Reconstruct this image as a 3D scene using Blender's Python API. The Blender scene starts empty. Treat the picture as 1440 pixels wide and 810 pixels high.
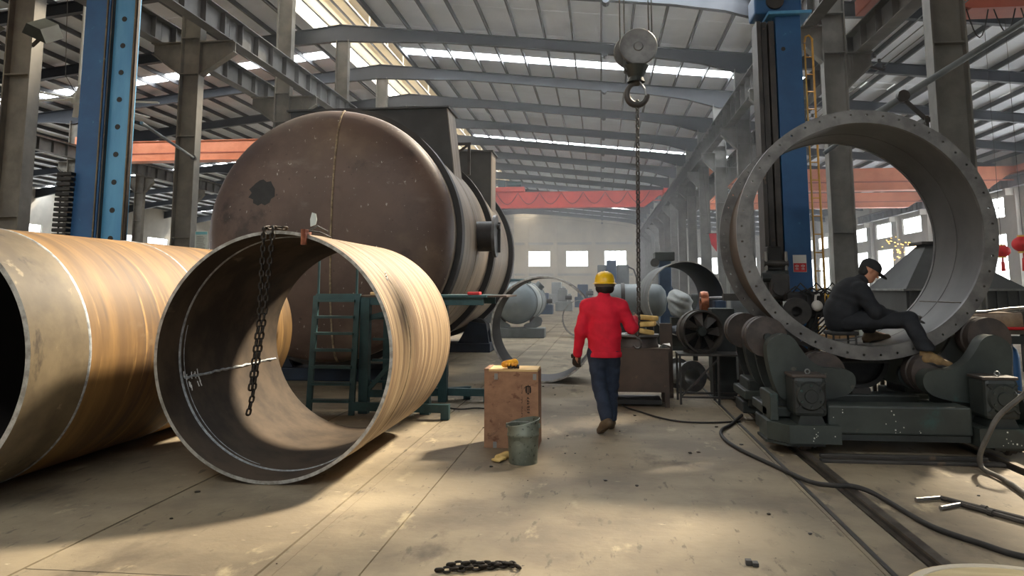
import bpy, bmesh, math, random
import numpy as np
from mathutils import Vector, Matrix
random.seed(7)
PI = math.pi
scene = bpy.context.scene
C = scene.collection

# ------------------------------------------------------------------ camera
FPX = 1081.0                                   # focal length in pixels of the 1440x810 frame
cam_d = bpy.data.cameras.new('camera')
cam = bpy.data.objects.new('camera', cam_d)
C.objects.link(cam)
cam_d.sensor_width = 36.0
cam_d.lens = FPX / 1440.0 * 36.0
cam_d.shift_y = -135.0 / 1440.0
cam_d.clip_start, cam_d.clip_end = 0.05, 600
cam.location = (0, 0, 1.6)
cam.rotation_euler = (PI/2 + math.atan(135/FPX), 0, math.atan(125/math.hypot(FPX, 135)))
scene.camera = cam

# ------------------------------------------------------------------ world, sun, exposure
w = bpy.data.worlds.new('daylight')
scene.world = w
w.use_nodes = True
w.node_tree.nodes['Background'].inputs[0].default_value = (0.86, 0.93, 1.0, 1)
w.node_tree.nodes['Background'].inputs[1].default_value = 1.15
sun_d = bpy.data.lights.new('sun', 'SUN')
sun = bpy.data.objects.new('sun', sun_d)
C.objects.link(sun)
sun_d.energy = 20.0
sun_d.angle = math.radians(5.5)
sun_d.color = (1.0, 0.86, 0.65)
sun.location = (20, 20, 40)
sun.rotation_euler = Vector((-0.85, -1.0, -1.2)).to_track_quat('-Z', 'Y').to_euler()
vs = scene.view_settings
vs.view_transform = 'Standard'
vs.look = 'None'
vs.gamma = 1.0
vs.use_curve_mapping = False
vs.exposure = 0.0
SKYLIGHT_GLOW = 26.0
WINDOW_GLOW = 9.0

# ------------------------------------------------------------------ materials
def lin(c):
    out = []
    for v in c[:3]:
        v = v/255.0
        out.append(v/12.92 if v <= 0.04045 else ((v+0.055)/1.055)**2.4)
    return (*out, 1)

MATS = {}
def mat(name, c1, c2=None, rough=0.6, metal=0.0, scale=3.0, detail=6, stretch=(1, 1, 1), lo=0.35, hi=0.65,
        bump=0.0, bscale=None, spot=None, streak=None, emit=None, spec=None):
    """procedural mottled material; spot / streak = (colour, scale, threshold, stretch)"""
    if name in MATS: return MATS[name]
    m = bpy.data.materials.new(name); m.use_nodes = True
    nt = m.node_tree; N = nt.nodes; Lk = nt.links
    b = N['Principled BSDF']
    b.inputs['Roughness'].default_value = rough
    b.inputs['Metallic'].default_value = metal
    if spec is not None: b.inputs['Specular IOR Level'].default_value = spec
    tc = N.new('ShaderNodeTexCoord')
    def noise(sc, st, det=detail):
        mp = N.new('ShaderNodeMapping'); mp.inputs['Scale'].default_value = st
        Lk.new(tc.outputs['Object'], mp.inputs['Vector'])
        n = N.new('ShaderNodeTexNoise'); n.inputs['Scale'].default_value = sc; n.inputs['Detail'].default_value = det
        n.inputs['Roughness'].default_value = 0.6
        Lk.new(mp.outputs['Vector'], n.inputs['Vector'])
        return n
    def ramp(src, a, z):
        r = N.new('ShaderNodeMapRange'); r.inputs['From Min'].default_value = a; r.inputs['From Max'].default_value = z
        r.interpolation_type = 'SMOOTHSTEP'
        Lk.new(src, r.inputs['Value'])
        return r.outputs['Result']
    def mix(fac, a, z):
        x = N.new('ShaderNodeMix'); x.data_type = 'RGBA'
        Lk.new(fac, x.inputs['Factor'])
        for i, v in ((6, a), (7, z)):
            if isinstance(v, tuple): x.inputs[i].default_value = v
            else: Lk.new(v, x.inputs[i])
        return x.outputs[2]
    col = lin(c1)
    if c2 is not None:
        n = noise(scale, stretch)
        col = mix(ramp(n.outputs['Fac'], lo, hi), lin(c1), lin(c2))
    for sp in (spot, streak):
        if sp:
            for s in (sp if isinstance(sp, list) else [sp]):
                n = noise(s[1], s[3] if len(s) > 3 else (1, 1, 1))
                col = mix(ramp(n.outputs['Fac'], s[2], s[2]+(s[4] if len(s) > 4 else 0.08)), col, lin(s[0]))
    if isinstance(col, tuple): b.inputs['Base Color'].default_value = col
    else: Lk.new(col, b.inputs['Base Color'])
    if bump:
        n = noise(bscale or scale*4, stretch)
        bp = N.new('ShaderNodeBump'); bp.inputs['Strength'].default_value = bump; bp.inputs['Distance'].default_value = 0.02
        Lk.new(n.outputs['Fac'], bp.inputs['Height']); Lk.new(bp.outputs['Normal'], b.inputs['Normal'])
    if emit:
        b.inputs['Emission Color'].default_value = lin(emit[0]); b.inputs['Emission Strength'].default_value = emit[1]
    MATS[name] = m
    return m

def glow(name, c, strength, clear=0.0):
    """daylit translucent panel: lets part of the light straight through and glows with the rest"""
    m = bpy.data.materials.new(name); m.use_nodes = True
    nt = m.node_tree; nt.nodes.clear()
    o = nt.nodes.new('ShaderNodeOutputMaterial'); e = nt.nodes.new('ShaderNodeEmission')
    e.inputs[0].default_value = (*c, 1); e.inputs[1].default_value = strength
    if clear:
        t = nt.nodes.new('ShaderNodeBsdfTransparent'); x = nt.nodes.new('ShaderNodeMixShader')
        x.inputs[0].default_value = clear
        nt.links.new(e.outputs[0], x.inputs[1]); nt.links.new(t.outputs[0], x.inputs[2]); nt.links.new(x.outputs[0], o.inputs[0])
    else: nt.links.new(e.outputs[0], o.inputs[0])
    MATS[name] = m
    return m

mat('concrete', (150, 137, 114), (118, 107, 90), rough=0.72, scale=0.7, detail=12, bump=0.25, bscale=14, lo=.38, hi=.62,
    spot=[((98, 88, 74), 1.5, 0.56, (1, .5, 1), .14), ((170, 156, 128), 3.1, 0.60, (1, .5, 1), .10), ((104, 95, 80), 7.0, 0.60, (1.6, .4, 1), .08),
          ((82, 74, 63), 24, 0.66, (1, .6, 1), .05), ((186, 173, 146), 17, 0.67, (.35, 1.8, 1), .05), ((60, 54, 47), 40, 0.70, (1, 1, 1), .04)])
mat('slot_dirt', (62, 56, 48), (42, 38, 34), rough=0.9, scale=4)
mat('roof_sheet', (228, 234, 242), (216, 222, 230), rough=0.55, scale=0.5)
mat('monitor_sheet', (214, 196, 160), (190, 172, 138), rough=0.6, scale=1.0, stretch=(1, .2, 1))
mat('purlin', (74, 75, 78), (60, 61, 64), rough=0.6, scale=1)
mat('rafter', (44, 50, 59), (34, 39, 47), rough=0.55, scale=0.8)
mat('column', (122, 117, 107), (94, 90, 82), rough=0.6, scale=1.2, streak=((120, 112, 98), 3, 0.6, (1, 1, .12)))
mat('column_cool', (128, 127, 122), (104, 103, 99), rough=0.6, scale=1.2, streak=((128, 130, 128), 3, 0.6, (1, 1, .12)))
mat('girder', (104, 102, 98), (82, 81, 78), rough=0.6, scale=1.0)
mat('rail_steel', (120, 112, 102), (82, 74, 66), rough=0.4, metal=0.7, scale=4)
mat('wall_cream', (216, 206, 186), (198, 188, 170), rough=0.8, scale=0.35)
mat('wall_block', (190, 186, 176), (170, 166, 158), rough=0.8, scale=0.4)
mat('frame_white', (206, 206, 200), None, rough=0.5)
mat('blue_paint', (38, 92, 142), (30, 78, 126), rough=0.45, scale=1.2, spot=((72, 132, 178), 5, 0.66))
mat('blue_light', (96, 164, 206), (70, 140, 190), rough=0.4, scale=2, stretch=(1, 1, .2))
mat('yellow_rail', (212, 162, 66), (190, 138, 50), rough=0.5, scale=5)
mat('black_steel', (40, 39, 38), (28, 28, 28), rough=0.55, scale=4)
mat('dark_steel', (66, 62, 58), (46, 44, 42), rough=0.5, scale=3, spot=((92, 78, 64), 6, 0.62))
mat('bright_steel', (150, 150, 150), (112, 112, 112), rough=0.35, metal=0.8, scale=6)
mat('chain_steel', (58, 52, 47), (38, 35, 32), rough=0.5, metal=0.6, scale=12)
mat('chain_grey', (104, 102, 98), (66, 64, 62), rough=0.45, metal=0.5, scale=12)
mat('crane_red', (216, 70, 52), (196, 56, 42), rough=0.5, scale=1)
mat('crane_orange', (230, 146, 108), (214, 128, 90), rough=0.5, scale=1)
mat('crane_dark_orange', (180, 96, 74), (162, 82, 62), rough=0.55, scale=1)
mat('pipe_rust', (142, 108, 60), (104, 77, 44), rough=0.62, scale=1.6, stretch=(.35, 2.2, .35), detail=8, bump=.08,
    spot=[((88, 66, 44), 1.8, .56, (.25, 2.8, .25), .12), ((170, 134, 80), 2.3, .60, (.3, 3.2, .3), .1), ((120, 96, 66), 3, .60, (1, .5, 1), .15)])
mat('pipe_grey', (120, 106, 82), (92, 80, 62), rough=0.6, scale=2.2, detail=9, bump=.1,
    spot=[((70, 60, 48), 3.5, .58, (1, 1, .5), .1), ((146, 132, 106), 5, .64)])
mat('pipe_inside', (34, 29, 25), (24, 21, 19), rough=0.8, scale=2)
mat('ring_outside', (160, 136, 104), (122, 99, 74), rough=0.6, scale=1.5, stretch=(.25, 6, .25), detail=9, bump=.08, lo=.42, hi=.58,
    spot=[((188, 166, 132), 3.2, .58, (.2, 7, .2), .06), ((112, 86, 64), 2.6, .62, (.2, 7, .2), .06), ((96, 76, 60), 5, .66, (.6, 3, .6), .06)])
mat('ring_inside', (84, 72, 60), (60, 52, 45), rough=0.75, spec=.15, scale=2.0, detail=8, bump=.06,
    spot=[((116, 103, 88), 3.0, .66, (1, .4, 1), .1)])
mat('weld', (190, 196, 200), (136, 140, 144), rough=0.45, metal=0.3, scale=20, bump=.3)
mat('weld_tan', (160, 142, 112), (112, 96, 76), rough=0.6, scale=16, bump=.3)
mat('chalk', (224, 224, 220), (196, 196, 192), rough=0.9, scale=14)
mat('tank_head', (104, 84, 73), (80, 64, 57), rough=0.48, scale=0.9, detail=8,
    spot=[((62, 50, 46), 1.1, .58, (1, 1, 1), .1), ((124, 104, 86), .45, .54, (1, 1, 1), .2), ((126, 112, 102), 1.3, .58, (1, 1, 2.2), .25), ((150, 140, 130), 5.5, .65, (1, 1, 1.2), .10), ((176, 168, 158), 16, .66, (1, 1, .7), .05), ((70, 55, 50), 9, .66, (1, 1, 1), .06)])
mat('tank_shell', (176, 160, 140), (140, 126, 110), rough=0.45, scale=1.2, stretch=(.25, 3.2, .25), detail=7,
    spot=((112, 100, 88), 1.6, .62, (.25, 4, .25), .12))
mat('tank_band', (44, 41, 39), (32, 30, 29), rough=0.5, scale=3)
mat('saddle_plate', (72, 74, 73), (56, 58, 58), rough=0.55, scale=1)
mat('teal_paint', (48, 84, 88), (34, 64, 68), rough=0.5, scale=3, spot=((70, 74, 68), 8, .66))
mat('stand_blue', (30, 46, 66), (22, 34, 50), rough=0.6, scale=2)
mat('flange_steel', (120, 119, 117), (94, 93, 92), rough=0.42, metal=0.35, scale=5)
mat('drum_inside', (98, 97, 95), (76, 75, 74), rough=0.5, scale=.9, detail=8, spot=((128, 122, 112), 1.6, .62, (1, 1, 1), .12))
mat('drum_outside', (98, 84, 72), (78, 68, 60), rough=0.55, scale=1.5)
mat('machine_green', (60, 67, 63), (44, 50, 48), rough=0.5, scale=2.2, spot=[((48, 78, 74), 1.3, .60), ((92, 88, 76), 7, .66)])
mat('machine_dark', (48, 54, 52), (36, 40, 39), rough=0.5, scale=3, spot=((74, 72, 66), 9, .68))
mat('roller_rust', (74, 64, 58), (52, 46, 43), rough=0.55, scale=5)
mat('paint_speck', (206, 206, 196), None, rough=.7)
mat('rubber', (42, 40, 38), (30, 29, 28), rough=0.7, scale=8)
mat('rubber_grey', (92, 88, 82), (68, 65, 60), rough=0.6, scale=8)
mat('plywood', (160, 122, 94), (138, 102, 78), rough=0.7, scale=5, detail=9, stretch=(1, 1, 1.6), bump=.08,
    spot=[((112, 78, 58), 9, .58, (1, 1, 1.5), .1), ((84, 58, 46), 16, .66, (1, 1, 1), .06), ((178, 142, 112), 26, .64, (1, 1, .4), .06)])
mat('pine', (222, 192, 138), (200, 168, 114), rough=0.7, scale=2, stretch=(.5, 4, 4))
mat('ink', (38, 30, 27), None, rough=.8)
mat('rim_steel', (186, 184, 178), (140, 136, 128), rough=.4, metal=.4, scale=14)
mat('zinc', (150, 152, 150), (128, 130, 128), rough=.45, metal=.5, scale=5)
mat('bucket_zinc', (122, 128, 116), (92, 98, 88), rough=0.5, metal=.25, scale=4, spot=[((52, 54, 46), 34, .60), ((150, 156, 144), 11, .62), ((70, 66, 54), 6, .64)])
mat('glove_yellow', (236, 176, 44), (200, 128, 40), rough=0.8, scale=18, bump=.3)
mat('glove_dark', (54, 44, 38), (38, 33, 30), rough=0.85, scale=14)
mat('glove_grey', (118, 112, 100), (86, 82, 76), rough=0.85, scale=14)
mat('cloth_cream', (226, 196, 128), (200, 168, 100), rough=0.85, scale=9, bump=.2)
mat('jacket_red', (218, 20, 52), (196, 12, 42), rough=0.8, scale=6, bump=.25, bscale=9)
mat('denim', (42, 54, 74), (32, 42, 60), rough=0.85, scale=7, bump=.25, bscale=10)
mat('workwear_black', (32, 35, 41), (24, 26, 31), rough=0.85, scale=7, bump=.25, bscale=10)
mat('cap_black', (40, 41, 44), (30, 31, 33), rough=0.8, scale=12)
mat('skin', (190, 138, 110), (176, 122, 96), rough=0.6, scale=10)
mat('hair', (26, 23, 22), (18, 16, 15), rough=0.7, scale=40)
mat('helmet', (240, 196, 22), (226, 178, 16), rough=0.3, scale=3)
mat('boot_brown', (104, 86, 64), (84, 68, 50), rough=0.75, scale=9)
mat('boot_tan', (150, 122, 80), (118, 94, 62), rough=0.75, scale=9)
mat('sole', (92, 76, 58), (66, 55, 44), rough=0.8, scale=12)
mat('white_sock', (210, 206, 198), None, rough=.9)
mat('box_brown', (84, 70, 60), (66, 56, 49), rough=0.6, scale=1.8, spot=((104, 84, 66), 5, .64))
mat('cardboard', (178, 146, 106), (156, 124, 88), rough=.8, scale=3)
mat('wrap_film', (164, 140, 112), (132, 110, 88), rough=0.35, scale=5, detail=8, bump=.3)
mat('copper', (196, 128, 96), (110, 62, 46), rough=0.35, metal=0.7, scale=6, detail=3)
mat('grey_tank', (132, 142, 146), (112, 122, 126), rough=0.45, scale=1.2)
mat('grey_machine', (116, 122, 124), (92, 98, 100), rough=0.55, scale=1.5)
mat('cabinet_grey', (158, 164, 164), (138, 144, 144), rough=0.5, scale=1.5)
mat('blue_machine', (58, 82, 110), (44, 64, 88), rough=0.55, scale=2)
mat('sign_red', (206, 40, 44), None, rough=0.5)
mat('sign_white', (226, 226, 222), None, rough=0.5)
mat('paper', (206, 212, 206), (188, 196, 190), rough=.7, scale=3)
mat('paper_blue', (120, 190, 200), None, rough=.7)
mat('banner_red', (196, 34, 40), (178, 26, 34), rough=.75, scale=2)
mat('lantern_red', (222, 28, 30), (200, 18, 22), rough=.6, scale=6)
mat('gold', (228, 178, 70), None, rough=.4)
mat('leaf', (92, 136, 72), (64, 104, 54), rough=.7, scale=6)
mat('white_cap', (214, 212, 206), None, rough=.5)
mat('yellow_plastic', (226, 188, 24), None, rough=.45)
mat('cream_board', (226, 208, 164), (206, 186, 142), rough=.65, scale=4, stretch=(.4, 3, 1))
mat('led_red', (255, 60, 30), None, rough=.5, emit=((255, 70, 30), 6.0))
mat('spark', (255, 190, 90), None, rough=.5, emit=((255, 190, 90), 8.0))
glow('skylight', (0.93, 0.97, 1.0), SKYLIGHT_GLOW, 0.55)
glow('clear_skylight', (1.0, 0.95, 0.85), 3.0, 0.85)
glow('monitor_glass', (1.0, 0.93, 0.80), 9.0, 0.3)
glow('window_glass', (0.95, 0.98, 1.0), WINDOW_GLOW, 0.25)

# ------------------------------------------------------------------ mesh helpers
class MB:
    """collects shapes in world coordinates; build() links them as ONE mesh object"""
    def __init__(self): self.v = []; self.f = []; self.m = []; self.cur = 0
    def add(self, vs_, fs_):
        o = len(self.v); self.v += [tuple(p) for p in vs_]
        self.f += [tuple(i+o for i in f) for f in fs_]; self.m += [self.cur]*len(fs_)
        return self
    def box(self, x0, x1, y0, y1, z0, z1):
        return self.add([(x0, y0, z0), (x1, y0, z0), (x1, y1, z0), (x0, y1, z0), (x0, y0, z1), (x1, y0, z1), (x1, y1, z1), (x0, y1, z1)],
                        [(0, 3, 2, 1), (4, 5, 6, 7), (0, 1, 5, 4), (1, 2, 6, 5), (2, 3, 7, 6), (3, 0, 4, 7)])
    def bevbox(self, x0, x1, y0, y1, z0, z1, b=0.02):
        bm = bmesh.new(); bmesh.ops.create_cube(bm, size=1)
        for q in bm.verts:
            q.co = Vector(((x0+x1)/2+q.co.x*(x1-x0), (y0+y1)/2+q.co.y*(y1-y0), (z0+z1)/2+q.co.z*(z1-z0)))
        bmesh.ops.bevel(bm, geom=list(bm.edges), offset=b, segments=2, affect='EDGES', profile=.5)
        return self.bm(bm)
    def bm(self, bm):
        bm.verts.ensure_lookup_table()
        self.add([q.co[:] for q in bm.verts], [[q.index for q in f.verts] for f in bm.faces]); bm.free()
        return self
    def beam(self, p0, p1, wx, wz, up=(0, 0, 1)):
        """box bar from p0 to p1"""
        p0, p1 = Vector(p0), Vector(p1); d = (p1-p0).normalized(); u = Vector(up)
        if abs(d.dot(u)) > .99: u = Vector((0, 1, 0))
        s = d.cross(u).normalized()*wx/2; t = s.normalized().cross(d).normalized()*wz/2
        vs_ = [p+a*s+b*t for p in (p0, p1) for a, b in ((-1, -1), (1, -1), (1, 1), (-1, 1))]
        return self.add(vs_, [(0, 1, 2, 3), (7, 6, 5, 4), (0, 4, 5, 1), (1, 5, 6, 2), (2, 6, 7, 3), (3, 7, 4, 0)])
    def tube(self, pts, r, n=8, closed=False):
        pts = [Vector(p) for p in pts]; k = len(pts); rs = r if isinstance(r, (list, tuple)) else [r]*k
        u = None; vs_ = []; fs_ = []
        for i, p in enumerate(pts):
            if closed: d = pts[(i+1) % k]-pts[i-1]
            else: d = pts[min(i+1, k-1)]-pts[max(i-1, 0)]
            d.normalize()
            if u is None:
                u = d.orthogonal().normalized()
                if abs(d.z) < .9: u = (Vector((0, 0, 1))-d*d.z).normalized()
            u = (u-d*u.dot(d)).normalized(); s = d.cross(u)
            vs_ += [p+(u*math.cos(2*PI*j/n)+s*math.sin(2*PI*j/n))*rs[i] for j in range(n)]
        for i in range(k if closed else k-1):
            a, b = i*n, ((i+1) % k)*n
            fs_ += [(a+j, a+(j+1) % n, b+(j+1) % n, b+j) for j in range(n)]
        if not closed: fs_ += [tuple(range(n))[::-1], tuple((k-1)*n+j for j in range(n))]
        return self.add(vs_, fs_)
    def lathe(self, prof, o, ax='Y', n=48, closed=False, a0=0.0, a1=2*PI):
        """profile of (radius, along-axis) turned about an axis through o"""
        full = abs(a1-a0-2*PI) < 1e-6; k = n if full else n+1
        vs_ = []
        for i in range(k):
            a = a0+(a1-a0)*i/n; c, s = math.cos(a), math.sin(a)
            for r, t in prof:
                q = {'X': (t, r*c, r*s), 'Y': (r*c, t, r*s), 'Z': (r*c, r*s, t)}[ax]
                vs_.append((o[0]+q[0], o[1]+q[1], o[2]+q[2]))
        p = len(prof); fs_ = []
        for i in range(n):
            a, b = i*p, ((i+1) % k)*p
            for j in range(p if closed else p-1):
                j2 = (j+1) % p
                f = (a+j, b+j, b+j2, a+j2)
                fs_.append(f if ax != 'Y' else f[::-1])
        return self.add(vs_, fs_)
    def cyl(self, p0, p1, r, n=16, r1=None):
        return self.tube([p0, p1], [r, r if r1 is None else r1], n)
    def prism(self, poly, ax, a, b):
        """2-D outline extruded along ax from a to b (X: poly in yz, Y: poly in xz, Z: poly in xy)"""
        def P(q, t): return {'X': (t, q[0], q[1]), 'Y': (q[0], t, q[1]), 'Z': (q[0], q[1], t)}[ax]
        n = len(poly)
        ar = sum(poly[i][0]*poly[(i+1) % n][1]-poly[(i+1) % n][0]*poly[i][1] for i in range(n))
        if (ar < 0): poly = poly[::-1]
        vs_ = [P(q, a) for q in poly]+[P(q, b) for q in poly]
        fs_ = [tuple(range(n))[::-1], tuple(range(n, 2*n))]+[(i, (i+1) % n, n+(i+1) % n, n+i) for i in range(n)]
        if ax == 'Y': fs_ = [f[::-1] for f in fs_]
        return self.add(vs_, fs_)
    def sphere(self, c, r, sc=(1, 1, 1), n=16, m=10):
        prof = [(r*math.sin(PI*i/m), -r*math.cos(PI*i/m)) for i in range(m+1)]
        t = MB(); t.lathe(prof, (0, 0, 0), 'Z', n)
        return self.add([(c[0]+x*sc[0], c[1]+y*sc[1], c[2]+z*sc[2]) for x, y, z in t.v], t.f)
    def xf(self, M_):
        self.v = [tuple(M_ @ Vector(p)) for p in self.v]; return self
    def build(self, name, m, parent=None, smooth=None, weld=True):
        me = bpy.data.meshes.new(name)
        o = bpy.data.objects.new(name, me)
        base = wloc(parent) if parent else Vector((0, 0, 0))
        if not parent and self.v:
            a = np.array(self.v); lo, hi = a.min(0), a.max(0)
            base = Vector(((lo[0]+hi[0])/2, (lo[1]+hi[1])/2, lo[2])); o.location = base
        a = np.array(self.v, dtype=float)-np.array(base)
        me.from_pydata(a.tolist(), [], self.f)
        ms = m if isinstance(m, (list, tuple)) else [m]
        for q in ms: me.materials.append(MATS[q])
        if len(ms) > 1: me.polygons.foreach_set('material_index', self.m)
        b = bmesh.new(); b.from_mesh(me)
        if weld: bmesh.ops.remove_doubles(b, verts=b.verts, dist=1e-5)
        b.to_mesh(me); b.free()
        if smooth:
            me.polygons.foreach_set('use_smooth', [True]*len(me.polygons))
            me.set_sharp_from_angle(angle=math.radians(smooth))
        me.update()
        C.objects.link(o)
        if parent: o.parent = parent
        return o

def wloc(o):
    p = Vector((0, 0, 0))
    while o: p += o.location; o = o.parent
    return p
def tag(o, label=None, cat=None, group=None, kind=None):
    for k, v in (('label', label), ('category', cat), ('group', group), ('kind', kind)):
        if v: o[k] = v
    return o
def thing(name, loc, label, cat, group=None):
    o = bpy.data.objects.new(name, None); o.empty_display_size = .2
    o.location = loc; C.objects.link(o)
    return tag(o, label, cat, group)
def copy_tree(o, off=(0, 0, 0), parent=None):
    c = o.copy(); C.objects.link(c)
    if parent: c.parent = parent
    else: c.location = Vector(o.location)+Vector(off)
    for ch in list(o.children): copy_tree(ch, parent=c)
    return c
def share(o, name, parent, loc, rot=(0, 0, 0)):
    """another object on the same mesh, child of parent, at a world position"""
    c = bpy.data.objects.new(name, o.data); C.objects.link(c)
    c.location = Vector(loc)-(wloc(parent) if parent else Vector((0, 0, 0))); c.rotation_euler = rot
    if parent: c.parent = parent
    return c
ORD = ['nearest', 'second', 'third', 'fourth', 'fifth', 'sixth', 'seventh', 'eighth', 'ninth', 'tenth', 'eleventh', 'twelfth',
       'thirteenth', 'fourteenth', 'fifteenth', 'sixteenth', 'seventeenth', 'eighteenth', 'nineteenth']

# smooth bodies: signed distance blend of tapered limbs, meshed with surface nets
def sdf_cone(P, a, b, ra, rb, sc=None):
    a, b = np.array(a, float), np.array(b, float)
    if sc is not None:
        sc = np.array(sc, float); Q = (P-a)/sc; b = (b-a)/sc; a = np.zeros(3)
    else: Q = P
    ab = b-a; L2 = max(ab @ ab, 1e-9)
    t = np.clip(((Q-a) @ ab)/L2, 0, 1)
    d = np.linalg.norm(Q-a-t[..., None]*ab, axis=-1)-(ra+t*(rb-ra))
    return d*(min(sc) if sc is not None else 1)
def smin(a, b, k):
    h = np.clip(.5+.5*(b-a)/k, 0, 1)
    return b*(1-h)+a*h-k*h*(1-h)
def nets(prims, h, k=0.03, cut=None, noise=None):
    """prims: (a, b, ra, rb[, scale][, blend]); cut(P) -> distance to intersect with"""
    lo = np.min([np.minimum(p[0], p[1])-max(p[2], p[3])*1.6 for p in prims], 0)-3*h
    hi = np.max([np.maximum(p[0], p[1])+max(p[2], p[3])*1.6 for p in prims], 0)+3*h
    n = np.ceil((hi-lo)/h).astype(int)+1
    G = np.stack(np.meshgrid(*[lo[i]+h*np.arange(n[i]) for i in range(3)], indexing='ij'), -1)
    V = None
    for p in prims:
        d = sdf_cone(G, p[0], p[1], p[2], p[3], p[4] if len(p) > 4 else None)
        V = d if V is None else smin(V, d, p[5] if len(p) > 5 else k)
    if noise is not None: V = V+noise(G)
    if cut is not None: V = np.maximum(V, cut(G))
    I = V < 0
    nx, ny, nz = n-1
    S = np.zeros((nx, ny, nz, 3)); cnt = np.zeros((nx, ny, nz))
    cr = [(i, j, l) for i in (0, 1) for j in (0, 1) for l in (0, 1)]
    def sub(A, c): return A[c[0]:c[0]+nx, c[1]:c[1]+ny, c[2]:c[2]+nz]
    for c in cr:
        for ax in range(3):
            if c[ax] == 0:
                e = list(c); e[ax] = 1
                x = sub(I, c) != sub(I, e)
                va, vb = sub(V, c), sub(V, e)
                t = np.where(x, va/np.where(x, va-vb, 1), 0)
                for q in range(3): S[..., q] += np.where(x, c[q]+(t if q == ax else 0), 0)
                cnt += x
    on = cnt > 0
    idx = -np.ones((nx, ny, nz), int); idx[on] = np.arange(on.sum())
    W = np.argwhere(on)+S[on]/cnt[on][:, None]
    verts = lo+W*h
    F = []
    for ax in range(3):
        u, v = [(1, 2), (2, 0), (0, 1)][ax]
        sl = [slice(1, n[q]-1) for q in range(3)]; sl[ax] = slice(0, n[ax]-1)
        s2 = list(sl); s2[ax] = slice(1, n[ax])
        A, B = I[tuple(sl)], I[tuple(s2)]
        for flip, msk in ((0, A & ~B), (1, ~A & B)):
            g = np.argwhere(msk)+np.array([0 if q == ax else 1 for q in range(3)])
            if not len(g): continue
            def at(du, dv):
                t = g.copy(); t[:, u] += du; t[:, v] += dv
                return idx[t[:, 0], t[:, 1], t[:, 2]]
            q = np.stack([at(-1, -1), at(0, -1), at(0, 0), at(-1, 0)], 1)
            F += (q[:, ::-1] if flip else q).tolist()
    mb = MB(); mb.v = [tuple(x) for x in verts]; mb.f = [tuple(f) for f in F]; mb.m = [0]*len(F)
    return mb
def wrinkle(amp, fx, fz, ph=0):
    def fn(G):
        return amp*(np.sin(G[..., 0]*fx+G[..., 2]*fz+ph+2*np.sin(G[..., 2]*fx*.7))+.6*np.sin(G[..., 2]*fz*1.9-G[..., 1]*fx+ph))
    return fn
_link_cache = {}
def link_mesh(L, W, r, m):
    """one chain link, long along Z, flat in X"""
    key = (L, W, r, m)
    if key not in _link_cache:
        pts = []
        a, b = W/2-r, L/2-W/2
        for i in range(8): t = PI*i/7; pts.append((a*math.cos(t), 0, b+a*math.sin(t)))
        for i in range(8): t = PI+PI*i/7; pts.append((a*math.cos(t), 0, -b+a*math.sin(t)))
        mb = MB(); mb.tube(pts, r, 6, closed=True)
        me = bpy.data.meshes.new('link'); me.from_pydata(mb.v, [], mb.f); me.materials.append(MATS[m])
        me.polygons.foreach_set('use_smooth', [True]*len(me.polygons)); me.update()
        _link_cache[key] = (me, mb)
    return _link_cache[key]
def chain_pts(path, step):
    """evenly spaced points and directions along a polyline"""
    path = [Vector(p) for p in path]; out = []; carry = 0.0
    for a, b in zip(path[:-1], path[1:]):
        L = (b-a).length; d = (b-a)/L; t = carry
        while t < L: out.append((a+d*t, d)); t += step
        carry = t-L
    return out
def chain_links(root, path, L, W, r, m, one_mesh=False):
    me, mb = link_mesh(L, W, r, m); acc = MB()
    for i, (p, d) in enumerate(chain_pts(path, L-2.4*r)):
        q = d.to_track_quat('Z', 'X').to_matrix().to_4x4()
        M_ = Matrix.Translation(p) @ q @ Matrix.Rotation(PI/4+(PI/2 if i % 2 else 0), 4, 'Z')
        if one_mesh: acc.add([tuple(M_ @ Vector(v)) for v in mb.v], mb.f)
        else:
            o = bpy.data.objects.new('link', me); C.objects.link(o); o.parent = root
            o.matrix_local = Matrix.Translation(-wloc(root)) @ M_
    if one_mesh: return acc.build('links', m, root, smooth=60, weld=False)

# ================================================================== the hall
Y0, Y1 = -10.9, 115.1                          # hall length, frames every 6 m
FR = [13.1+6*k for k in range(-4, 18)]
RIDGE, SL = -11.0, 0.11
XL, XR, XLL, XWR, XWL = -11.0, 5.75, -27.5, 24.0, -44.0
def zr(x): return 13.1-SL*abs(x-RIDGE)         # underside of the roof sheets

# ---- floor
floor = thing('floor', (0, 0, 0), 'worn dusty concrete workshop floor with long joints', 'floor'); floor['kind'] = 'structure'
MB().box(XWL, XWR, Y0, Y1, -.35, -.06).build('subfloor', 'slot_dirt', floor)
bands = [(XWL, -12), (-12, -3.33), (-3.31, -1.955), (-1.945, -1.865), (-1.855, -1.375), (-1.365, 1.56), (1.99, 3.29), (3.725, 9), (9.02, XWR)]
cuts = [Y0, -2, 3.2, 11.9, 22, 40, 70, Y1]
for bi, (a, b) in enumerate(bands):
    for c, d in zip(cuts[:-1], cuts[1:]):
        sh = (bi % 3-1)*1.1
        c2 = c if c == Y0 else c+sh; d2 = d if d == Y1 else d+sh
        MB().box(a, b, c2+.006, d2-.006, -.055, 0 if bi != 3 else -.006).build('slab', 'concrete', floor)
for a in (1.562, 3.292): MB().box(a, a+.43, 16.0, Y1, -.055, 0).build('slab', 'concrete', floor)   # beyond the tracks
for xs in (1.56, 3.295):                        # sunken track beds of the roller stand
    MB().box(xs+.012, xs+.30, Y0, 16, -.06, -.006).build('track_bed', 'concrete', floor)
    MB().box(xs+.305, xs+.425, Y0, 16, -.06, -.022).build('rail_groove', 'slot_dirt', floor)
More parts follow.
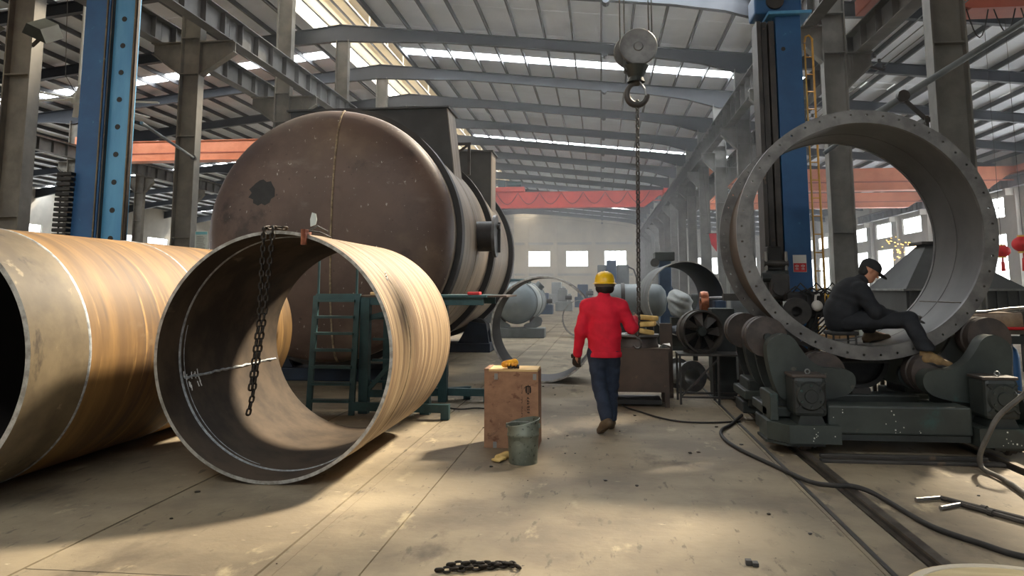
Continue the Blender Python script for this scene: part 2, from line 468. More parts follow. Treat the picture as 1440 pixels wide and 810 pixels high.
def rail_bar(x, label):
    t = thing('floor_rail', (x, 4, -.022), label, 'rail', 'rails of the roller stand')
    MB().box(x-.05, x+.05, -4, 15.5, -.022, -.01).build('rail_foot', 'rail_steel', t)
    MB().box(x-.014, x+.014, -4, 15.5, -.01, .025).build('rail_web', 'dark_steel', t)
    MB().box(x-.03, x+.03, -4, 15.5, .025, .042).build('rail_head', 'rail_steel', t)
rail_bar(1.93, 'rusty steel rail in the floor slot running past the cables')
rail_bar(3.66, 'rusty steel rail under the right gearbox of the roller stand')
tag(MB().box(1.60, 1.63, -4, 15.5, -.006, .004).build('slot_edge', 'dark_steel'), 'thin steel edging strip along the floor slot', 'edging strip')

# ---- roof
ceil = thing('ceiling', (0, 50, 10), 'pale sheet metal hall roof on dark rafters with skylight strips', 'ceiling'); ceil['kind'] = 'structure'
strips = [(-8.0, -6.4), (23.2, 25.2), (12.4, 18.8), (34.5, 35.5), (55.4, 56.6), (76, 77.2), (97, 98.2)]  # first two strips are unseen additions: frontal fill, and light on the mid floor
XM0, XM1 = -12.8, -9.3                         # ridge monitor opening
def roof_prism(mb, a, b, y0, y1, t0=0.0, t1=.07):
    return mb.prism([(a, zr(a)+t0), (b, zr(b)+t0), (b, zr(b)+t1), (a, zr(a)+t1)], 'Y', y0, y1)
ys = [Y0]
y = Y0
ev = sorted([s for s in strips])
while y < Y1-.01:
    nx = min([y+3]+[s[0] for s in ev if s[0] > y+.01]+[Y1])
    for s in ev:
        if abs(s[0]-y) < .01: nx = s[1]
    st = [s for s in ev if abs(s[0]-y) < .01]
    if not st:
        for a, b in ((XM1, XR), (XR, XWR), (XLL, XM0), (XWL, XLL)):
            roof_prism(MB(), a, b, y+.012, nx-.012).build('roof_panel', 'roof_sheet', ceil)
    else:
        s = st[0]; near = s[0] == 12.4
        for side in (0, 1):
            x = XM1; i = 0
            while x < (XWR if side == 0 else XWL*-1-22):
                xe = min(x+1.17, XWR); a, b = (x, xe) if side == 0 else (2*RIDGE-.1-x-1.17, 2*RIDGE-.1-x)
                if near: mname = 'clear_skylight' if (side == 0 and (x < 7.8 or 9.9 < x < 11.2)) else 'roof_sheet'
                elif s[0] == 23.2: mname = 'skylight' if (side == 0 and x < 4.6) else 'roof_sheet'  # panes out of view, added to brighten the mid floor and the vessel
                else: mname = 'skylight' if (side == 1 or x < 9.0) else 'roof_sheet'
                if b > XWL and a >= XWL-.5:
                    roof_prism(MB(), a+.02, b-.02, y+.02, nx-.02).build('skylight_panel' if 'skylight' in mname else 'roof_panel', mname, ceil)
                x = xe; i += 1
    y = nx
x = XM1+.1
while x < XWR:
    MB().box(x-.035, x+.035, Y0, Y1, zr(x)-.2, zr(x)-.005).build('purlin', 'purlin', ceil); x += 1.17
x = XM0-.1
while x > XWL:
    MB().box(x-.035, x+.035, Y0, Y1, zr(x)-.2, zr(x)-.005).build('purlin', 'purlin', ceil); x -= 1.17
def rafter_profile(xs, sgn):
    """bottom depth below the sheet at stations: deep at the columns"""
    top = [(x, zr(x)-.2) for x, d in xs]; bot = [(x, zr(x)-.2-d) for x, d in xs]
    return top, bot
stR = [(RIDGE, .72), (-9.2, .62), (-6.5, .45), (2.5, .45), (4.2, .55), (XR, .85), (7.3, .55), (9, .42), (20, .42), (XWR, .45)]
stL = [(RIDGE, .72), (-12.9, .62), (-15.5, .45), (-24.5, .45), (-26.2, .55), (XLL, .85), (-29, .55), (-31, .42), (-41, .42), (XWL, .7)]
raf0 = {}
for yi, yf in enumerate(FR):
    for key, st in (('r', stR), ('l', stL)):
        if key not in raf0:
            top, bot = rafter_profile(st, 1)
            mb = MB().prism(top+bot[::-1], 'Y', yf-.012, yf+.012)
            for (p, q) in list(zip(bot[:-1], bot[1:])):
                mb.beam((p[0], yf, p[1]), (q[0], yf, q[1]), .24, .03, up=(0, 0, 1))
            for (p, q) in list(zip(top[:-1], top[1:])):
                mb.beam((p[0], yf, p[1]-.015), (q[0], yf, q[1]-.015), .24, .03, up=(0, 0, 1))
            raf0[key] = (mb.build('rafter', 'rafter', ceil), yf)
            r = raf0[key][0]
        else:
            o, yo = raf0[key]
            r = share(o, 'rafter', ceil, wloc(ceil)+Vector((0, yf-yo, 0)))
        if key == 'r':
            if 'node' not in raf0:
                zz = zr(.3)-.2-.45-.02
                raf0['node'] = (MB().cyl((.3, yf-.2, zz), (.3, yf+.2, zz), .13, 8).build('joint_plate', 'rafter', r), 0)
            elif yf > 10:
                share(raf0['node'][0], 'joint_plate', r, wloc(r))
# ridge monitor: raised roof with glazed sides
for a, b, key in ((XM0-.04, XM0+.04, 0), (XM1-.04, XM1+.04, 1)):
    MB().box(a, b, Y0, Y1, 12.75, 13.3).build('monitor_curb', 'rafter', ceil)
    MB().box(a+.02, b-.02, Y0, Y1, 13.32, 14.15).build('monitor_glazing', 'monitor_glass', ceil)
for a, b in ((XM0-.5, RIDGE), (RIDGE, XM1+.5)):
    za, zb = (14.2, 14.45) if b == RIDGE else (14.45, 14.2)
    MB().prism([(a, za), (b, zb), (b, zb+.05), (a, za+.05)], 'Y', Y0, Y1).build('monitor_roof', 'monitor_sheet', ceil)
for x in (-12.2, -11.6, -10.4, -9.9):
    MB().box(x-.03, x+.03, Y0, Y1, 14.1, 14.2).build('monitor_bar', 'purlin', ceil)
for x in (-11.9, -10.2):
    MB().box(x-.05, x+.05, Y0, Y1, 13.2, 13.28).build('monitor_walkway', 'frame_white', ceil)
for i in range(0, 60):
    yy = 10+i*1.5
    if i == 0: post0 = MB().box(-10.23, -10.17, yy-.02, yy+.02, 13.28, 14.0).build('monitor_post', 'frame_white', ceil)
    elif i % 2: share(post0, 'monitor_post', ceil, wloc(ceil)+Vector((0, i*1.5, 0)))

# ---- steel columns
def make_column(x, yv, ztop, label, m, corbels, group, wid=.52, fl=.30):
    t = thing('steel_column', (x, yv, 0), label, 'column', group)
    h = wid/2
    for s in (-1, 1):
        MB().box(x+s*h-.014, x+s*h+.014, yv-fl/2, yv+fl/2, .03, ztop).build('flange', m, t)
    MB().box(x-h+.014, x+h-.014, yv-.01, yv+.01, .03, ztop).build('web', m, t)
    for z in (2.9, 5.6, 7.3, 8.3):
        MB().box(x-h+.014, x+h-.014, yv-fl/2+.01, yv+fl/2-.01, z, z+.025).build('stiffener', m, t)
    MB().bevbox(x-h-.12, x+h+.12, yv-.3, yv+.3, 0, .03, .006).build('base_plate', 'dark_steel', t)
    for s, reach, zt in corbels:
        mb = MB().prism([(x+s*h, zt-.9), (x+s*h, zt-.03), (x+s*(h+reach), zt-.03), (x+s*(h+reach), zt-.28)], 'Y', yv-.02, yv+.02)
        mb.box(min(x+s*h, x+s*(h+reach)), max(x+s*h, x+s*(h+reach)), yv-.17, yv+.17, zt-.03, zt)
        mb.beam((x+s*h, yv, zt-.92), (x+s*(h+reach), yv, zt-.3), .26, .03)
        mb.build('corbel', m, t)
    return t
ZG_R, ZG_R2, ZG_L = 8.0, 7.3, 8.2             # undersides of the crane girders
rows = [('right', XR, [(-1, .62, ZG_R), (1, .62, ZG_R2)], 'column_cool', 'columns right of the aisle'),
        ('left', XL+.1, [(1, .95, ZG_L), (-1, .85, ZG_L)], 'column', 'columns left of the aisle')]
for side, x, cb, m, grp in rows:
    first = None; n = 0
    for yf in FR:
        if yf < 10: continue
        if side == 'left' and yf > 62: continue
        lab = f'{ORD[n]} grey steel column of the row {side} of the aisle' if n else f'tall grey steel column nearest the camera in the {side} row'
        if first is None:
            first = make_column(x, yf, zr(x)-.2-.7, lab, m, cb, grp); c = first
        else:
            c = copy_tree(first, (0, yf-FR[4], 0)); c['label'] = lab
        n += 1
first = None; n = 0
for yf in FR:
    if not 24 < yf < 75: continue
    lab = f'{ORD[n]} dark steel column of the far row in the left side bay' if n else 'dark steel column nearest the camera in the far left bay row'
    if first is None: first = make_column(XLL, yf, zr(XLL)-.9, lab, 'column', [(1, .6, ZG_L), (-1, .6, ZG_L)], 'columns of the far left row'); y00 = yf
    else: c = copy_tree(first, (0, yf-y00, 0)); c['label'] = lab
    n += 1

# ---- crane girders, one span between each two columns
def make_girder(x, ya, yb, zb, label, group, m='girder', h=.85, stiff=True):
    t = thing('crane_girder', (x, (ya+yb)/2, zb), label, 'girder', group)
    MB().box(x-.16, x+.16, ya+.01, yb-.01, zb, zb+.025).build('bottom_flange', m, t)
    MB().box(x-.2, x+.2, ya+.01, yb-.01, zb+h-.025, zb+h).build('top_flange', m, t)
    MB().box(x-.008, x+.008, ya+.01, yb-.01, zb+.025, zb+h-.025).build('web', m, t)
    MB().box(x-.035, x+.035, ya, yb, zb+h, zb+h+.11).build('crane_rail', 'rail_steel', t)
    if stiff:
        k = MB().box(x-.15, x+.15, ya+.5-.008, ya+.5+.008, zb+.025, zb+h-.025).build('stiffener', m, t)
        for i in range(1, 6): share(k, 'stiffener', t, wloc(t)+Vector((0, i, 0)))
    return t
runs = [('right', XR-.55, ZG_R, 'facing the aisle', 'girder', .85, 1, 17), ('right', XR+.65, ZG_R2, 'facing the right bay', 'girder', .6, 1, 11),
        ('left', XL+1.1, ZG_L, 'facing the aisle', 'girder', .65, 1, 10), ('left', XL-.85, ZG_L, 'facing the left bay', 'girder', .65, 1, 10),
        ('far left', XLL+.6, ZG_L, 'facing the left bay', 'girder', .65, 3, 9), ('right wall', XWR-.6, ZG_R2, 'facing the right bay', 'girder', .6, 1, 11)]
for side, x, zb, face, m, h, k0, k1 in runs:
    first = None
    for k in range(k0, k1):
        yf = FR[k+3]; yb = yf+6
        lab = f'crane girder {face}, {ORD[k-k0]} span of the {side} column row'
        if first is None: first = make_girder(x, yf, yb, zb, lab, f'girders of the {side} row {face}', m, h); y00 = yf
        else: c = copy_tree(first, (0, yf-y00, 0)); c['label'] = lab

# ---- walls with windows
WN = [0]
def window(ax, pos, a, b, z0, z1, label, nm=3, nh=1, out=1):
    """glazed steel window; ax X: wall plane x=pos, spans y a..b; ax Y: plane y=pos, spans x a..b"""
    WN[0] += 1
    c = (pos, (a+b)/2, z0) if ax == 'X' else ((a+b)/2, pos, z0)
    t = thing(f'window_{WN[0]}', c, label, 'window'); t['kind'] = 'structure'
    def bx(mb, u0, u1, w0, w1, d): 
        return mb.box(pos-d, pos+d, u0, u1, w0, w1) if ax == 'X' else mb.box(u0, u1, pos-d, pos+d, w0, w1)
    f = MB(); fw = .07
    bx(f, a, a+fw, z0, z1, .05); bx(f, b-fw, b, z0, z1, .05); bx(f, a+fw, b-fw, z0, z0+fw, .05); bx(f, a+fw, b-fw, z1-fw, z1, .05)
    f.build('window_frame', 'frame_white', t)
    for i in range(1, nm+1):
        u = a+(b-a)*i/(nm+1); bx(MB(), u-.03, u+.03, z0+fw, z1-fw, .03).build('mullion', 'frame_white', t)
    for i in range(1, nh+1):
        z = z0+(z1-z0)*i/(nh+1); bx(MB(), a+fw, b-fw, z-.025, z+.025, .025).build('transom', 'frame_white', t)
    for i in range(nm+1):
        u0, u1 = a+(b-a)*i/(nm+1), a+(b-a)*(i+1)/(nm+1)
        bx(MB(), u0+.02, u1-.02, z0+.03, z1-.03, .008).build('pane', 'window_glass', t)
    return t
def wall(name, ax, pos, a, b, zt, wins, m, label, th=.12):
    """wall mesh with rectangular holes; wins: (u0, u1, z0, z1) sorted in rows"""
    us = sorted(set([a, b]+[q for w_ in wins for q in w_[:2]])); zs = sorted(set([0, zt]+[q for w_ in wins for q in w_[2:]]))
    mb = MB()
    for u0, u1 in zip(us[:-1], us[1:]):
        for z0, z1 in zip(zs[:-1], zs[1:]):
            um, zm = (u0+u1)/2, (z0+z1)/2
            if any(w_[0] < um < w_[1] and w_[2] < zm < w_[3] for w_ in wins): continue
            if ax == 'X': mb.box(pos-th, pos+th, u0, u1, z0, z1)
            else: mb.box(u0, u1, pos-th, pos+th, z0, z1)
    o = mb.build(name, m, weld=False); return tag(o, label, 'wall', kind='structure')
# far gable wall
fw = [(-10.75, -7.45, 4.75, 7.1), (-5.1, -1.8, 4.75, 7.1), (.55, 3.85, 4.75, 7.1)]
fw2 = [(8.0, 11.3, 3.6, 6), (14, 17.3, 3.6, 6), (19.5, 22.5, 3.6, 6)]
wf = wall('wall_far', 'Y', Y1, XM0-.1, XR+.3, 13.0, fw, 'wall_cream', 'cream gable wall far away at the end of the aisle')
for x in (-11.0, -6.68, -.98, 5.0): MB().box(x-.3, x+.3, Y1-.35, Y1-.12, 0, 12).build('pilaster', 'wall_cream', wf)
for z in (8.0, 3.4): MB().box(XM0, XR, Y1-.25, Y1-.12, z, z+.35).build('wall_band', 'wall_block', wf)
for i, w_ in enumerate(fw): window('Y', Y1, *w_, ['leftmost', 'middle', 'rightmost'][i]+' bright window of three in the far cream wall', 3, 1)
wall('wall_far_right', 'Y', Y1, XR+.3, XWR, 10.9, fw2, 'wall_block', 'pale gable wall at the far end of the right bay')
for i, w_ in enumerate(fw2): window('Y', Y1, *w_, ['left', 'middle', 'right'][i]+' window in the far gable wall of the right bay', 2, 0)
wall('wall_far_left', 'Y', Y1, XWL, XM0-.1, 13.0, [], 'wall_block', 'pale gable wall at the far end of the left bay')
# long side walls
wr = []
for k in range(0, 16):
    yc = 12.5+6*k
    wr += [(yc, yc+3.6, 5.75, 7.05), (yc, yc+3.6, 1.6, 4.85)]
w_r = wall('wall_right', 'X', XWR, Y0, Y1, 9.4, wr, 'wall_block', 'pale side wall with two rows of windows behind the right bay')
for k in range(0, 16): MB().box(XWR-.4, XWR-.12, 10.9+6*k-.25, 10.9+6*k+.25, 0, 9.2).box(XWR-.85, XWR-.4, 10.9+6*k-.15, 10.9+6*k+.15, 6.9, 7.29).build('pilaster', 'wall_block', w_r)
for i, w_ in enumerate(wr):
    window('X', XWR, *w_, f'{ORD[i//2]} window along the {"upper" if i % 2 == 0 else "lower"} row of the right wall', 3, 1)
wl = []
for k in range(0, 14):
    yc = 22.5+6*k
    wl += [(yc, yc+3.6, 5.3, 6.6), (yc, yc+3.6, 1.6, 4.4)]
wall('wall_left', 'X', XWL, Y0, Y1, 9.6, wl, 'wall_block', 'dim side wall with two rows of windows behind the left bay')
for i, w_ in enumerate(wl):
    window('X', XWL, *w_, f'{ORD[i//2]} window along the {"upper" if i % 2 == 0 else "lower"} row of the left wall', 3, 1)

wb = wall('wall_back', 'Y', Y0, XWL, XWR, 13.0, [(-4, 5, 0, 5.5)], 'wall_block', 'wall behind the camera with an open gate')

# ================================================================== large workpieces
def shell(name, parent, cx, cz, R, y0, y1, th, m_out, m_in, n=96, rows=2):
    """open steel cylinder along Y: outside (slot 0), inside and rims (slot 1)"""
    mb = MB()
    yy = [y0+(y1-y0)*i/rows for i in range(rows+1)]
    mb.cur = 0; mb.lathe([(R, q) for q in yy][::-1], (cx, 0, cz), 'Y', n)
    mb.cur = 1; mb.lathe([(R-th, q) for q in yy], (cx, 0, cz), 'Y', n)
    mb.cur = 2; mb.lathe([(R, y0), (R-th, y0)], (cx, 0, cz), 'Y', n); mb.lathe([(R-th, y1), (R, y1)], (cx, 0, cz), 'Y', n)
    return mb.build(name, [m_out, m_in, 'rim_steel'], parent, smooth=40)
def hoop(name, parent, cx, cz, R, y, w_, h, m, n=96, inner=False, a0=0, a1=2*PI):
    """flat or rounded band round a cylinder"""
    p = [(R, y-w_/2), (R+h*.8, y-w_/4), (R+h, y), (R+h*.8, y+w_/4), (R, y+w_/2)] if not inner else \
        [(R, y+w_/2), (R-h*.8, y+w_/4), (R-h, y), (R-h*.8, y-w_/4), (R, y-w_/2)]
    return MB().lathe(p[::-1], (cx, 0, cz), 'Y', n, a0=a0, a1=a1).build(name, m, parent, smooth=60)
def bead(name, parent, pts, r, m, jit=.0015):
    rr = [r*(.8+.4*random.random()) for _ in pts]
    pts = [(p[0]+random.uniform(-jit, jit), p[1]+random.uniform(-jit, jit), p[2]+random.uniform(-jit, jit)) for p in pts]
    return MB().tube(pts, rr, 6).build(name, m, parent, smooth=60)

# ---- long rusty pipe on the left
PX, PZ, PR = -5.13, 1.052, 1.05
t = thing('steel_pipe', (PX, 7.4, 0), 'long rust-orange steel pipe with pale weld bands lying at left', 'pipe')
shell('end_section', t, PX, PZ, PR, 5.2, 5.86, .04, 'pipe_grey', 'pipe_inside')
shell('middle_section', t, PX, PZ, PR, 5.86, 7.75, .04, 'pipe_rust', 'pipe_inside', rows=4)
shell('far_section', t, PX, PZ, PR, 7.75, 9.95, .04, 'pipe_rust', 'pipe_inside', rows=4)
hoop('weld_seam', t, PX, PZ, PR-.002, 5.86, .04, .008, 'weld')
hoop('weld_seam', t, PX, PZ, PR-.002, 7.75, .035, .008, 'weld')
bead('weld_seam', t, [(PX+(PR+.002)*math.cos(2.0), 5.22+i*.08, PZ+(PR+.002)*math.sin(2.0)) for i in range(9)], .008, 'weld')
# ---- rolled ring in front with the chain
RX, RZ, RR = -2.74, 1.045, 1.04
t = thing('steel_ring', (RX, 7.5, 0), 'wide rolled steel ring standing on the floor, tan outside, dark inside', 'ring')
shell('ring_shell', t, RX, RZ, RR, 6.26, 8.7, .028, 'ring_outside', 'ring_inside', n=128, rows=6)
hoop('weld_seam', t, RX, RZ, RR-.026, 6.62, .045, .009, 'weld', inner=True, n=128)
hoop('weld_seam', t, RX, RZ, RR-.026, 6.69, .015, .005, 'weld', inner=True, n=128, a0=PI*.93, a1=PI*1.42)
hoop('weld_seam', t, RX, RZ, RR-.002, 6.86, .03, .007, 'weld_tan', n=128)
aa = math.radians(194)
bead('weld_seam', t, [(RX+(RR-.03)*math.cos(aa), 6.66+i*.07, RZ+(RR-.03)*math.sin(aa)) for i in range(29)], .012, 'weld', .006)
mb = MB()
for i in range(14):                            # chalk ticks beside the seam
    a = aa+random.uniform(-.06, .08); yq = 6.66+random.random()*.25; r_ = RR-.031
    mb.tube([(RX+r_*math.cos(a), yq, RZ+r_*math.sin(a)), (RX+r_*math.cos(a+.05), yq+random.uniform(-.02, .02), RZ+r_*math.sin(a+.05))], .004, 4)
mb.build('chalk_marks', 'chalk', t)
mb = MB()
a = math.radians(38)
mb.tube([(RX+(RR+.002)*math.cos(a+i*.012), 6.8+.03*math.sin(i*2.1)+.02*i, RZ+(RR+.002)*math.sin(a+i*.012)) for i in range(7)], .006, 5)
mb.tube([(RX+(RR+.002)*math.cos(a-.02+i*.012), 6.78+.02*math.cos(i*2.1)+.018*i, RZ+(RR+.002)*math.sin(a-.02+i*.012)) for i in range(6)], .006, 5)
mb.build('chalk_marks', 'chalk', t)
# doubled chain over its rim
a = math.radians(92)
top = Vector((RX+RR*math.cos(a), 6.3, RZ+RR*math.sin(a)))
t = thing('chain', (top.x, 6.24, top.z-1.5), 'heavy doubled lifting chain hanging over the rim of the steel ring', 'chain')
yh = 6.215
chain_links(t, [(top.x-.045, yh-.01, top.z+.0), (top.x-.06, yh, top.z-.75), (top.x-.11, yh, top.z-1.3)], .074, .05, .0092, 'chain_steel')
chain_links(t, [(top.x+.035, yh-.015, top.z+.0), (top.x-.02, yh, top.z-.75), (top.x-.09, yh, top.z-1.36), (top.x-.12, yh, top.z-1.5)], .074, .05, .0092, 'chain_steel')
chain_links(t, [(top.x-.045, yh+.01, top.z+.02), (top.x-.03, 6.3, top.z+.03), (top.x+.06, 6.42, top.z+.03)], .074, .05, .0092, 'chain_steel')
t = thing('lifting_clamp', (top.x+.3, 6.3, top.z-.05), 'small rusty lifting clamp gripping the top rim of the steel ring', 'clamp')
cx_, cz_ = top.x+.3, RZ+RR*math.sin(math.acos((top.x+.3-RX)/RR))
MB().box(cx_-.02, cx_+.02, 6.2, 6.34, cz_-.0, cz_+.04).box(cx_-.02, cx_+.02, 6.205, 6.245, cz_-.09, cz_).build('jaw', 'copper', t)
MB().tube([(cx_+.01, 6.3, cz_+.03), (cx_+.07, 6.34, cz_+.075), (cx_+.14, 6.4, cz_+.03)], .009, 6).tube([(cx_+.02, 6.28, cz_+.03), (cx_+.1, 6.33, cz_+.02), (cx_+.17, 6.4, cz_-.02)], .008, 6).build('lever', 'chain_grey', t)
MB().add([(cx_+.02+x*.05, 6.31, cz_+.07+z*.1) for x, z in ((0, 0), (.9, .15), (1.1, .6), (.85, 1.1), (.2, 1.2), (-.1, .6))]+[(cx_+.02+x*.05, 6.318, cz_+.07+z*.1) for x, z in ((0, 0), (.9, .15), (1.1, .6), (.85, 1.1), (.2, 1.2), (-.1, .6))],
         [(0, 1, 2, 3, 4, 5), (11, 10, 9, 8, 7, 6)]+[(i, i+6, (i+1) % 6+6, (i+1) % 6) for i in range(6)]).build('tag', 'paper', t)

# ---- big dished-end vessel
TX, TZ, TR = -4.52, 2.5, 2.12
YA, YB = 12.55, 20.6
t = thing('storage_tank', (TX, 16.5, .3), 'huge brown steel vessel with domed end and dark stiffening bands', 'tank')
prof = [(TR*math.sin(PI/2*i/16), YA-.62*math.cos(PI/2*i/16)**.8 if i < 16 else YA) for i in range(17)]
MB().lathe(prof, (TX, 0, TZ), 'Y', 96).build('dished_head', 'tank_head', t, smooth=60)
mb = MB(); mb.lathe([(TR, q) for q in (YA, 14, 15.5, 17, 18.5, YB)], (TX, 0, TZ), 'Y', 96)
mb.lathe([(TR, YB), (TR*.8, YB+.35), (TR*.4, YB+.55), (0.001, YB+.6)], (TX, 0, TZ), 'Y', 96)
mb.build('shell', 'tank_shell', t, smooth=40)
for yq, wq, hq in ((12.86, .26, .1), (16.7, .26, .12), (20.3, .3, .12)):
    MB().lathe([(TR-.01, yq-wq/2), (TR+hq, yq-wq/2), (TR+hq, yq+wq/2), (TR-.01, yq+wq/2)], (TX, 0, TZ), 'Y', 96).build('stiffening_band', 'tank_band', t, smooth=40)
hoop('weld_seam', t, TX, TZ, TR-.002, 12.56, .05, .008, 'tank_shell')
hoop('weld_seam', t, TX, TZ, TR-.002, 14.9, .05, .008, 'weld_tan')
pts = []
for i in range(31):                            # meridian weld on the head
    zz = TR*.99*math.cos(PI*i/30); xo = .22
    rr_ = min(math.hypot(zz, xo), TR); th_ = math.asin(rr_/TR)
    pts.append((TX+xo, YA-.62*math.cos(th_)**.8-.003, TZ+zz))
MB().tube(pts, [.014+.006*random.random() for _ in pts], 6).build('weld_seam', 'weld_tan', t, smooth=60)
def on_head(x, z, off=.004):
    rr_ = math.hypot(x-TX, z-TZ); return (x, YA-.62*math.cos(math.asin(min(rr_/TR, .999)))**.8-off, z)
mb = MB(); cxp, czp = -5.52, 3.16              # dark oil patch on the head
ring_ = [on_head(cxp+.23*math.cos(i*PI/10)*(1+.15*math.sin(3*i)), czp+.21*math.sin(i*PI/10)*(1+.12*math.cos(2.3*i))) for i in range(20)]
mb.add([on_head(cxp, czp)]+ring_, [(0, 1+(i+1) % 20, 1+i) for i in range(20)]); mb.f = [f[::-1] for f in mb.f] if False else mb.f
mb.build('oil_patch', 'black_steel', t)
def saddle(x0, x1, x0b, x1b, zt, y0, y1):
    s_ = MB()
    k = 10
    def zc(x): return TZ+math.sqrt(max(TR**2-(x-TX)**2, .05))-.02
    bot = [(x0b+(x1b-x0b)*i/k, zc(x0b+(x1b-x0b)*i/k)) for i in range(k+1)]
    poly = bot+[(x1, zt), (x0, zt)]
    sd = MB().prism(poly, 'Y', y0, y0+.03).build('saddle', 'saddle_plate', t)
    MB().prism(poly, 'Y', y1-.03, y1).build('back_plate', 'saddle_plate', sd)
    MB().box(x0-.06, x1+.06, y0-.06, y1+.06, zt, zt+.035).build('base_plate', 'saddle_plate', sd)
    for (xa, xb) in ((x0, x0b), (x1, x1b)):
        MB().beam((xa, (y0+y1)/2, zt), (xb, (y0+y1)/2, zc(xb)), .03, y1-y0-.06, up=(0, 1, 0)).build('end_plate', 'tank_shell', sd)
saddle(-6.35, -3.06, -6.2, -2.9, 5.22, 15.0, 15.9)
saddle(-5.9, -2.66, -5.9, -2.66, 4.95, 18.6, 19.4)
MB().beam((-3.0, 17.4, 4.2), (-3.0, 17.4, 4.95), .06, .06).beam((-3.6, 17.4, 4.5), (-3.0, 17.4, 4.92), .05, .05).beam((-3.7, 17.4, 4.93), (-2.95, 17.4, 4.93), .06, .06).build('lifting_frame', 'dark_steel', t)
nz = MB().lathe([(.3, -.1), (.3, .3), (.3, .32)], (TX+TR, 15.15, 2.62), 'X', 32).build('manhole', 'dark_steel', t, smooth=40)
MB().lathe([(.24, .3), (.42, .3), (.42, .36), (.0, .37)], (TX+TR, 15.15, 2.62), 'X', 32).build('flange', 'flange_steel', nz, smooth=30)
MB().cyl((TX+TR+.38, 15.0, 2.8), (TX+TR+.44, 15.0, 2.8), .05, 10).beam((TX+TR+.4, 15.2, 2.3), (TX+TR+.4, 15.2, 2.9), .05, .06).build('hinge', 'dark_steel', nz)
# roller stands below it
for yq, lab in ((13.6, 'dark blue roller stand under the front of the huge vessel'), (19.8, 'dark blue roller stand under the far end of the huge vessel')):
    s_ = thing('vessel_stand', (TX, yq, 0), lab, 'stand', 'stands under the huge vessel')
    MB().bevbox(TX-1.8, TX+1.75, yq-.45, yq+.45, 0, .22, .02).build('base', 'stand_blue', s_)
    for sg in (-1, 1):
        MB().prism([(TX+sg*.9, .22), (TX+sg*1.7, .22), (TX+sg*1.62, .7), (TX+sg*1.2, .75)], 'Y', yq-.3, yq-.2).build('bracket', 'stand_blue', s_)
        MB().prism([(TX+sg*.9, .22), (TX+sg*1.7, .22), (TX+sg*1.62, .7), (TX+sg*1.2, .75)], 'Y', yq+.2, yq+.3).build('bracket', 'stand_blue', s_)
        ang = math.radians(-90+sg*36); d = TR+.245
        MB().cyl((TX+d*math.cos(ang), yq-.19, TZ+d*math.sin(ang)), (TX+d*math.cos(ang), yq+.19, TZ+d*math.sin(ang)), .24, 24).build('roller', 'rubber', s_, smooth=40)

# ---- teal work platform with ladder
t = thing('work_platform', (-2.9, 10.2, 0), 'teal steel work platform with ladder seen through the steel ring', 'platform')
TP = 'teal_paint'
def lad(nm, *bars):
    mb = MB()
    for a_, b_, wx, wz in bars: mb.beam(a_, b_, wx, wz, up=(0, 1, 0) if abs(a_[2]-b_[2]) > .5 else (0, 0, 1))
    return mb.build(nm, TP, t)
for x in (-3.72, -3.16): lad('stringer', ((x, 9.7, 0), (x, 9.85, 1.5), .07, .05))
for i in range(7):
    z = .16+i*.21; yq = 9.7+.15*z/1.5
    MB().box(-3.70, -3.18, yq-.08, yq+.08, z, z+.03).build('rung', TP, t)
lad('top_rail', ((-3.72, 9.85, 1.48), (-3.12, 9.85, 1.48), .05, .09))
for x in (-3.70, -3.18): MB().tube([(x, 9.86, 1.4), (x, 9.86, 2.15)], .018, 8).build('handrail', TP, t)
for x in (-3.06, -2.25):
    for yq in (9.9, 11.0): lad('post', ((x, yq, 0), (x, yq, 1.46), .12, .12))
for yq in (9.9, 11.0):
    lad('deck_beam', ((-3.12, yq, 1.43), (-1.5, yq, 1.43), .08, .1))
    lad('lower_beam', ((-3.12, yq, .25), (-2.2, yq, .25), .06, .09))
lad('diagonal_brace', ((-3.0, 9.9, .3), (-2.3, 9.9, 1.1), .05, .07)); lad('diagonal_brace', ((-3.06, 9.92, 1.2), (-2.3, 9.92, 1.4), .05, .07))
for i in range(4): MB().box(-2.98, -2.3, 9.94, 10.0, .38+.27*i, .41+.27*i).build('shelf_bar', TP, t)
for i in range(5):
    MB().box(-3.7+.5*i if i else -3.1, -3.2+.5*i if i else -3.1+.01, 9.85, 11.05, 1.482, 1.505).build('deck_board', 'box_brown', t)
MB().box(-2.2, -1.45, 9.8, 11.1, 1.48, 1.51).build('deck_board', TP, t)
for (x0, y0_, x1, y1_) in ((-3.1, 9.6, -1.92, 9.55), (-3.0, 11.1, -1.62, 11.06), (-3.0, 10.6, -1.95, 11.3)):
    o = MB().beam((x0, y0_, .13), (x1, y1_, .13), .09, .1).box(x1-.05, x1+.05, y1_-.05, y1_+.05, 0, .18).build('outrigger', TP, t)
tag(MB().bevbox(-3.0, -2.62, 9.86, 10.06, 1.506, 1.546, .008).build('wooden_offcut', 'pine'), 'short pale board lying on the teal platform deck', 'board')
tag(MB().bevbox(-1.72, -1.56, 9.9, 10.1, 1.511, 1.55, .01).build('red_tool_box', 'sign_red'), 'small red case on the right end of the teal platform', 'case')

